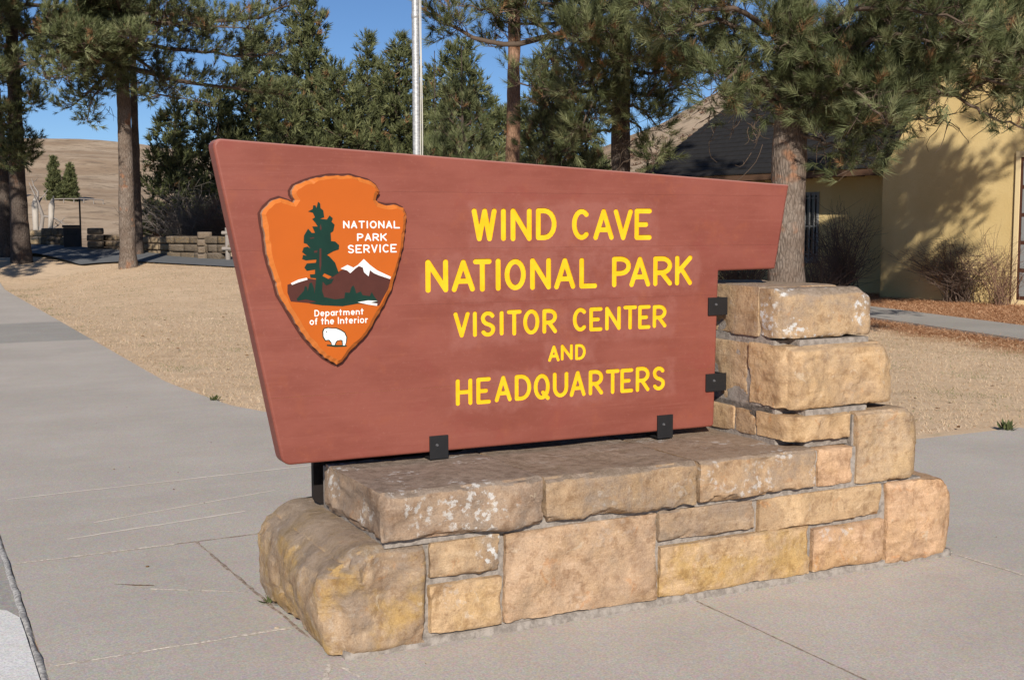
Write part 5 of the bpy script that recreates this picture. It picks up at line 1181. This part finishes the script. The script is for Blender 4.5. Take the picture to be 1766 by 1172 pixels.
# bare dead tree on the slope
g = at(66, 400, 58); z = float(terrain(np.array([g[0]]), np.array([g[1]]))[0]); dt = tag(empty('dead_tree', (g[0], g[1], z)), 'pale leafless dead tree with crooked limbs beyond the left pine', 'dead tree')
rs = np.random.default_rng(5); T = Tubes(7); P = np.array([(0, 0, -.2), (.1, 0, 1.4), (.05, .05, 2.6), (.25, 0, 3.6), (.0, 0, 4.4), (-.35, 0, 5.2)]); T.add(P, [.2, .16, .12, .09, .06, .02])
TB = Tubes(5)
for p0, d, l in ((1, (-.9, 0, .8), 2.2), (2, (.8, .2, .7), 1.8), (3, (.9, 0, .2), 1.3), (3, (-.5, .2, 1), 1.6), (4, (.6, 0, 1), 1.2), (2, (-.8, .1, .3), 1.2)):
    d = np.array(d) / np.linalg.norm(d); pts = [P[p0]]
    for q in range(6): d = d + rs.normal(0, .25, 3); d /= np.linalg.norm(d); pts.append(pts[-1] + d * l / 6)
    TB.add(np.array(pts), np.linspace(.07, .015, 7))
    for q in (2, 3, 4, 5): e = rs.normal(0, .35, 3); TB.add(np.array([pts[q], pts[q] + e * .5 + rs.normal(0, .05, 3), pts[q] + e]), [.02, .015, .008])
DEADW = plain('weathered_wood', (0.27, 0.24, 0.215, 1), 0.9, 0.25, 8, .1); T.build('trunk', DEADW, dt); TB.build('limbs', DEADW, dt)

# ================================================================== OLD WALLS, BIN, POSTS AT THE LEFT
WSTONE = STONE
def tz(x, y): return float(terrain(np.array([x]), np.array([y]))[0])
blk = None
def wall_run(label, a, b, courses, h, thick=.45, seed=0, tint=(0.27, 0.21, 0.145), L=.5):  # darker tints put the tree shade into the stone colour
    global blk
    a, b = np.array(a[:2]), np.array(b[:2]); ln = np.linalg.norm(b - a); ang = math.atan2(*(b - a)[::-1]); rs = random.Random(seed); z0 = min(tz(*a), tz(*b)) - .05
    root = tag(empty('low_stone_wall', (a[0], a[1], z0), ang), label, 'stone wall', 'low stone walls past the lawn')
    for c_ in range(courses):
        x = -rs.uniform(0, .2)
        while x < ln:
            l = L * rs.uniform(.65, 1.35); hh = h / courses
            if blk is None:
                P, F = box_grid(-.5, .5, -.5, .5, -.5, .5, .25, .25, .25); q_ = np.clip(P, -.42, .42); dd = P - q_; n_ = np.linalg.norm(dd, axis=1); ok = n_ > 1e-6
                P[ok] = q_[ok] + dd[ok] / n_[ok][:, None] * .08 * np.minimum(1, n_[ok] / .08)[:, None]; P += fbm(P * 3, 8, 2)[:, None] * .03 * P
                o = mesh_obj('stone', P, F, STONE, root); blk = o.data
            else:
                o = bpy.data.objects.new('stone', blk); COL.objects.link(o); o.parent = root
            o.location = (x + l / 2, rs.uniform(-.02, .02), (c_ + .5) * hh + .02); o.scale = (l * .97, thick, hh * .95); o.rotation_euler = (0, rs.uniform(-.015, .015), rs.uniform(-.02, .02))
            v = rs.uniform(.8, 1.15); o.color = (tint[0] * v, tint[1] * v, tint[2] * v, 1); o['gray'] = rs.uniform(.1, .6); o['lichen'] = 0.1; o['ochre'] = rs.uniform(0, .3); x += l
    return root
wall_run('sunlit pale stone wall at the far left edge', at(-30, 400, 43), at(84, 400, 42), 4, 1.05, seed=1, tint=(.52, .42, .28))
wall_run('short shade tinted stone wall left of the litter bin', at(84, 400, 41.5), at(112, 400, 41), 3, .9, seed=2, tint=(.14, .115, .09))
wall_run('shade tinted stone wall between the round post and the lawn pine', at(176, 400, 39.5), at(236, 400, 38.5), 3, .62, seed=3)
wall_run('low stepped stone wall with pale cap right of the lawn pine', at(238, 400, 38.5), at(312, 400, 36.5), 3, .62, seed=4, tint=(.36, .29, .20))
wall_run('shade tinted end of the low wall nearest the sign', at(300, 400, 36.2), at(384, 400, 35.0), 3, .72, seed=5, tint=(.16, .135, .105))
for lab, px, d, w_, h_, tint in (('blocky shade tinted stone pier right of the litter bin', 164, 39.0, .52, .86, (.20, .165, .125)), ('square stone pier next to the rail near the sign', 352, 35.3, .42, .85, (.22, .18, .14)), ('leftmost shade tinted stone pier by the asphalt', 93, 41.2, .5, .62, (.24, .2, .15))):  # canopy shade on the piers is part of their tint
    g = at(px, 400, d); r_ = tag(empty('stone_pier', (g[0], g[1], tz(g[0], g[1]) - .05), .3), lab, 'stone pier', 'stone piers along the low wall')
    for c_ in range(4):
        o = bpy.data.objects.new('stone', blk); COL.objects.link(o); o.parent = r_; o.scale = (w_ * (1.0 - .03 * (c_ == 3)), w_, h_ / 4 * .97); o.location = (.01 * (c_ % 2), 0, (c_ + .5) * h_ / 4); o.color = (*tint, 1); o['gray'] = .5; o['lichen'] = .1; o['ochre'] = .1
# asphalt strip past the lawn
k = M('asphalt', 0.9, 0.2); k.color(k.mix(k.noise(3, 5, .7), (0.10, 0.105, 0.11, 1), (0.19, 0.195, 0.20, 1))); 
xs_ = np.linspace(-28, -5, 60); top_, bot_ = [], []
for x in xs_:
    yb = np.interp(x, [-28, -16.5, -11.5, -8, -5], [40, 38.6, 34.6, 32.6, 31]); bot_.append((x, yb)); top_.append((x, yb + np.interp(x, [-28, -12, -8], [3.5, 3.0, 2.2])))
P = np.array([(x, y, rise(np.array([x]), np.array([y]))[0] + .02) for q in zip(bot_, top_) for x, y in q]); i = np.arange(59) * 2
tag(mesh_obj('asphalt_path', P, np.stack([i, i + 2, i + 3, i + 1], 1), k.m, smooth=True), kind='structure')
# litter bin
g = at(124, 400, 40.0); bn = tag(empty('litter_bin', (g[0], g[1], tz(g[0], g[1]) - .02), .35), 'dark square litter bin standing by the asphalt path', 'litter bin')
DKP = plain('dark_bin_paint', (0.045, 0.04, 0.038, 1), .7, .3, 4)
box_obj('body', -.27, .27, -.27, .27, .03, .84, DKP, bn, .02); box_obj('lid', -.30, .30, -.30, .30, .842, .92, DKP, bn, .02); box_obj('opening', -.16, .16, -.282, -.2705, .6, .74, BLACK, bn)
# old posts, sign pole, far rail
k = M('silvered_wood', 0.9, 0.1); k.color(k.mix(k.noise(9, 4, .7, stretch=(1, 1, .2)), (.33, .29, .25, 1), (.55, .50, .44, 1))); OLDW = k.m
for lab, px, d, yt, r_, ln in (('broken silvery post with a jagged top beyond the left wall', 88, 46, 343, .10, .10), ('upright silvery post left of the broken one', 62, 46, 342, .11, .0)):
    g = at(px, 400, d); z = tz(g[0], g[1]); h = at(px, yt, d)[2] - z; o = tag(empty('wooden_post', (g[0], g[1], z)), lab, 'wooden post', 'silvered posts beyond the left wall')
    T = Tubes(9); T.add([(-ln * 2, 0, -.3), (0, 0, h * .6), (ln * .6, 0, h * .9), (ln * 1.1, .02, h)], [r_, r_ * .95, r_ * 1.15, r_ * .5]); T.build('shaft', OLDW, o)
    T = Tubes(6); T.add([(ln * 1.0, .02, h * .93), (ln * 1.4, .03, h + .12)], [r_ * .45, .02]); T.build('splinter', OLDW, o)
g = at(139, 400, 41); z = tz(g[0], g[1]); o = tag(empty('sign_pole', (g[0], g[1], z)), 'thin dark steel pole beside the litter bin', 'pole'); T = Tubes(8); T.add([(0, 0, -.2), (0, 0, 1.75)], .03); T.build('shaft', BLACK, o); T = Tubes(8); T.add([(0, 0, 1.75), (0, 0, 1.79)], [.036, .036]); T.build('cap', BLACK, o)
a, b = on_hill(92, 352), on_hill(178, 353); o = tag(empty('rail_fence', a), 'far wooden rail fence across the slope behind the litter bin', 'fence')
for q in range(6):
    p = a + (b - a) * q / 5; p[2] = tz(p[0], p[1]); l = p - a; T = Tubes(6); T.add([l - np.array([0, 0, .2]), l + np.array([0, 0, .55])], .06); T.build('post', DEADW, o)
    if q < 5:
        p2 = a + (b - a) * (q + 1) / 5; p2[2] = tz(p2[0], p2[1]); l2 = p2 - a; T = Tubes(6); u_ = np.array([0, 0, .5]); T.add([l + u_, (l + l2) / 2 + u_, l2 + u_], .07); T.build('rail', OLDW, o)
g = at(395, 400, 34.6); o = tag(empty('wooden_rail', (g[0], g[1], tz(g[0], g[1]))), 'short brown wooden rail end meeting the left edge of the sign', 'railing')
for z_ in (.35, .8): T = Tubes(8); T.add([(-.2, 0, z_), (1.6, -.5, z_ - .02)], .055); T.build('rail', DEADW, o)
for x_, y_ in ((-.05, .02), (1.3, -.42)): T = Tubes(8); T.add([(x_, y_, -.2), (x_, y_, .95)], .075); T.build('post', DEADW, o)

# ================================================================== GRASS, NEEDLES, WEEDS
rs = np.random.default_rng(77)
def blades(name, X, Y, Zz, length, width, lean, tone, mat, az=None):
    n = len(X); az = rs.uniform(0, 2 * PI, n) if az is None else az; L = length * rs.uniform(.5, 1.3, n); ln = rs.uniform(*lean, n)
    d = np.stack([np.cos(az) * np.sin(ln), np.sin(az) * np.sin(ln), np.cos(ln)], 1); s_ = np.stack([-np.sin(az), np.cos(az), 0 * az], 1) ; w_ = (width if np.ndim(width) else np.full(n, width))[:, None]
    p = np.stack([X, Y, Zz], 1); V = np.stack([p - s_ * w_ / 2, p + s_ * w_ / 2, p + d * L[:, None]], 1).reshape(-1, 3)
    o = mesh_obj(name, V, np.arange(3 * n).reshape(-1, 3), mat); set_attr(o, 'tone', np.repeat(tone, 3)); return o
k = M('dry_grass_blades', 0.85, 0.1); t = k.attr('tone')
c = k.mix(k.ramp(t, 0.0, 0.4), (0.52, 0.38, 0.235, 1), (0.76, 0.575, 0.375, 1)); c = k.mix(k.ramp(t, 0.4, 0.8), c, (0.84, 0.67, 0.49, 1)); c = k.mix(k.ramp(t, 0.92, 0.98), c, (0.22, 0.23, 0.09, 1))
k.color(c); tr_ = k.n.new('ShaderNodeBsdfTranslucent'); k.l.new(c, tr_.inputs['Color']); mx_ = k.n.new('ShaderNodeMixShader'); mx_.inputs[0].default_value = 0.18; k.l.new(k.b.outputs[0], mx_.inputs[1]); k.l.new(tr_.outputs[0], mx_.inputs[2]); k.l.new(mx_.outputs[0], k.n['Material Output'].inputs['Surface']); GRS = k.m
def on_lawn(u, v, x, y):                   # lawn outside slabs and path
    paved = (u > UL - 6) & (u < 1.05) & (v < 40)
    q = np.interp(v, [2.46, 2.75, 3.5, 4.6, 5.3, 5.96, 6.6, 8.1, 8.6, 60], [9.5, 2.5, 1.9, 1.62, 1.53, 1.44, 1.23, 1.08, 1.045, 1.045])
    return (v > 2.47) & (u > q + .004 + np.random.default_rng(3).normal(0, .022, len(q)))
nb = 330000
rr_ = 7.5 + (36 - 7.5) * rs.uniform(0, 1, nb) ** 1.15; aa = rs.uniform(-.44, .44, nb); X, Y = rr_ * np.sin(aa), rr_ * np.cos(aa)
Uu = (X - ORG[0]) * EX[0] + (Y - ORG[1]) * EX[1]; Vv = (X - ORG[0]) * EY[0] + (Y - ORG[1]) * EY[1]
k_ = on_lawn(Uu, Vv, X, Y)
# keep off the narrow path, and only where the lawn can be seen past the sign
pxx = PW / 2 + PF * X / Y
dline = (X - pa[2][0]) * (pa[1] - pa[2])[1] - (Y - pa[2][1]) * (pa[1] - pa[2])[0]
def side(p, q, X, Y): return (q[0] - p[0]) * (Y - p[1]) - (q[1] - p[1]) * (X - p[0])
onpath = np.zeros(len(X), bool)
for q in range(4):
    a0, a1, b0_, b1_ = pa[q], pa[q + 1], pb[q], pb[q + 1]; s1, s2, s3, s4 = side(a0, a1, X, Y), side(a1, b1_, X, Y), side(b1_, b0_, X, Y), side(b0_, a0, X, Y)
    onpath |= ((s1 > 0) & (s2 > 0) & (s3 > 0) & (s4 > 0)) | ((s1 < 0) & (s2 < 0) & (s3 < 0) & (s4 < 0))
k_ &= ~onpath & ((pxx < 640) | (pxx > 1200))
X, Y, Uu, Vv = X[k_], Y[k_], Uu[k_], Vv[k_]
pn = fbm(np.stack([X * .55, Y * .55, X * 0], 1), 3, 3); edge = np.exp(-np.maximum(0, np.minimum(Uu - 1.05, np.where(Uu > 2, Vv - 2.46, 9))) / .35); pn2 = fbm(np.stack([X * 1.4, Y * 1.4, X * 0], 1), 9, 3)
pn3 = fbm(np.stack([X * 2.2, Y * 3.4, X * 0], 1), 19, 4); tone = np.clip(.46 + .18 * pn - .30 * np.clip(pn3 - .1, 0, 1) + rs.normal(0, .15, len(X)), 0, .9); green = rs.uniform(0, 1, len(X)) < np.clip(.04 + (edge * 1.3 + .3) * np.clip(pn2 - .12, 0, 1) * 1.6, 0, .85)
tone[green] = 1.0
lit = (litter_depth(X, Y) + .8 * pn + rs.normal(0, .25, len(X)) > -.55) & (X > 1.5)
D_ = np.hypot(X, Y)
tag(blades('grass', X[~lit], Y[~lit], rise(X, Y)[~lit] - .012, .045, (.0028 + .0002 * D_)[~lit], (.85, 1.5), tone[~lit], GRS), kind='stuff')
k = M('fallen_needles', 0.8, 0.1); t = k.attr('tone'); k.color(k.mix(k.ramp(t, .1, .9), (0.34, 0.16, 0.075, 1), (0.68, 0.42, 0.25, 1))); NDL = k.m
xl, yl = X[lit], Y[lit]; xl, yl = np.concatenate([xl, xl + rs.normal(0, .1, len(xl))]), np.concatenate([yl, yl + rs.normal(0, .1, len(yl))])
kk = (pxx[k_][lit] > 0); 
tag(blades('fallen_needles', xl, yl, 0 * xl - .008 + rs.uniform(0, .02, len(xl)), .12, .008, (1.15, 1.5), rs.uniform(0, 1, len(xl)), NDL), kind='stuff')
# tufts of weed and leaf litter on the concrete
GW = plain('weed_green', (0.085, 0.10, 0.035, 1), .7, .4, 40)
def weed(label, px, py, n, L, name='weed', mat=None):
    p = ground(px, py); rs2 = np.random.default_rng(px); T = []
    for q in range(n):
        az, ln = rs2.uniform(0, 2 * PI), rs2.uniform(.2, 1.3); d = np.array([math.cos(az) * math.sin(ln), math.sin(az) * math.sin(ln), math.cos(ln)]); s_ = np.array([-math.sin(az), math.cos(az), 0]); l = L * rs2.uniform(.5, 1.2); b0_ = np.array([*rs2.normal(0, L * .25, 2), 0])
        T += [b0_, b0_ + d * l * .5 + s_ * l * .14, b0_ + d * l, b0_ + d * l * .5 - s_ * l * .14]
    o = mesh_obj(name, T, np.arange(len(T)).reshape(-1, 4), mat or GW); o.location = p; tag(o, label, 'weed'); return o
weed('small green weed in the crack beside the left end boulder', 464, 1040, 26, .045)
weed('pair of dark green weeds at the edge of the right lawn', 1738, 741, 50, .09)
weed('green weed tuft on the lawn edge left of the sign', 370, 690, 40, .06)
# crack with rust brown leaf litter in the left slab
LIT = plain('leaf_litter', (0.17, 0.09, 0.035, 1), .9, .4, 60)
P0 = [(196, 1007), (214, 1008), (232, 1009), (256, 1009.5), (268, 1010)]
bm = bmesh.new(); wd = [.001, .004, .010, .008, .002]; rr2 = random.Random(6); L_, R_ = [], []
pp = []
for (a, b), w0, w1 in zip(zip(P0[:-1], P0[1:]), wd[:-1], wd[1:]):
    for q in range(6): t_ = q / 6; g = ground(a[0] + (b[0] - a[0]) * t_, a[1] + (b[1] - a[1]) * t_); pp.append((g, (w0 + (w1 - w0) * t_) * rr2.uniform(.4, 1.3)))
vl = [(bm.verts.new((g[0], g[1] - w_ * .5, .003)), bm.verts.new((g[0], g[1] + w_ * .5 + .001, .003))) for g, w_ in pp]
for (a, b), (c_, d) in zip(vl[:-1], vl[1:]): bm.faces.new((a, c_, d, b))
tag(bm_obj('crack_litter', bm, LIT), kind='stuff')
# stray cones, leaves and pebbles
PEB = plain('pebble', (0.45, 0.36, 0.27, 1), .9, .2); 
for lab, px, py, r_ in (('pale pebble on the pavement near the boulder', 477, 1083, .010), ('tiny dark leaf scrap on the left slab', 254, 977, .008)):
    bm = bmesh.new(); bmesh.ops.create_icosphere(bm, subdivisions=2, radius=r_); 
    for v in bm.verts: v.co.z *= .5; v.co *= 1 + .2 * math.sin(v.co.x * 900 + v.co.y * 700)
    o = bm_obj('pebble' if 'pebble' in lab else 'leaf_scrap', bm, PEB if 'pebble' in lab else LIT); o.location = ground(px, py) + np.array([0, 0, r_ * .3]); tag(o, lab, 'pebble' if 'pebble' in lab else 'leaf')
# shrubs dotted over the right hillside
rs = np.random.default_rng(9); V = []; tn = []
for q in range(1500):
    px = rs.uniform(820, 1500); az = math.atan((px - PW / 2) / PF); r_ = rs.uniform(62, 150); x, y = r_ * math.sin(az), r_ * math.cos(az); z = tz(x, y)
    s_ = rs.uniform(.15, .7) * (1 if rs.uniform() < .8 else 1.6); 
    for w in range(26):
        d = rs.normal(size=3); d[2] = abs(d[2]); d /= np.linalg.norm(d); p = np.array([x, y, z]) + d * s_ * rs.uniform(.2, .8) * np.array([1, 1, .7]); a = rs.normal(size=3) * s_ * .22; b = rs.normal(size=3) * s_ * .22; V += [p, p + a, p + b]
    tn += [rs.uniform(0, 1)] * 78
k = M('hill_scrub', .9, .1); t = k.attr('tone'); k.color(k.mix(k.ramp(t, .2, .8), (0.14, .085, .06, 1), (.20, .165, .10, 1))); o = mesh_obj('hillside_scrub', V, np.arange(len(V)).reshape(-1, 3), k.m); set_attr(o, 'tone', tn); tag(o, kind='stuff')

# dead leaves and needle scraps lying about on the lawn and paving
rs = np.random.default_rng(15); V = []
for q in range(420):
    if q < 330:
        r_ = rs.uniform(8, 30); az = rs.uniform(-.42, .42); x, y = r_ * math.sin(az), r_ * math.cos(az); u, v = (np.array([x, y, 0]) - ORG) @ EX, (np.array([x, y, 0]) - ORG) @ EY
        if not bool(on_lawn(np.array([u]), np.array([v]), x, y)[0]): continue
        sz, z = rs.uniform(.012, .035), gz(x, y) + .012
    else:
        u, v = rs.uniform(-.9, 3.6), rs.uniform(-.8, 8); 
        if -.1 < u < 3.2 and -.05 < v < 1.0: continue
        w_ = wpt(u, v); x, y = w_[0], w_[1]; sz, z = rs.uniform(.003, .008), .004
    a = rs.uniform(0, 6.28); c_, s_ = math.cos(a) * sz, math.sin(a) * sz; V += [(x - c_, y - s_, z), (x + s_ * .45, y - c_ * .45, z + sz * .4), (x + c_, y + s_, z + sz * .2), (x - s_ * .45, y + c_ * .45, z)]
tag(mesh_obj('leaf_litter', V, np.arange(len(V)).reshape(-1, 4), LIT), kind='stuff')
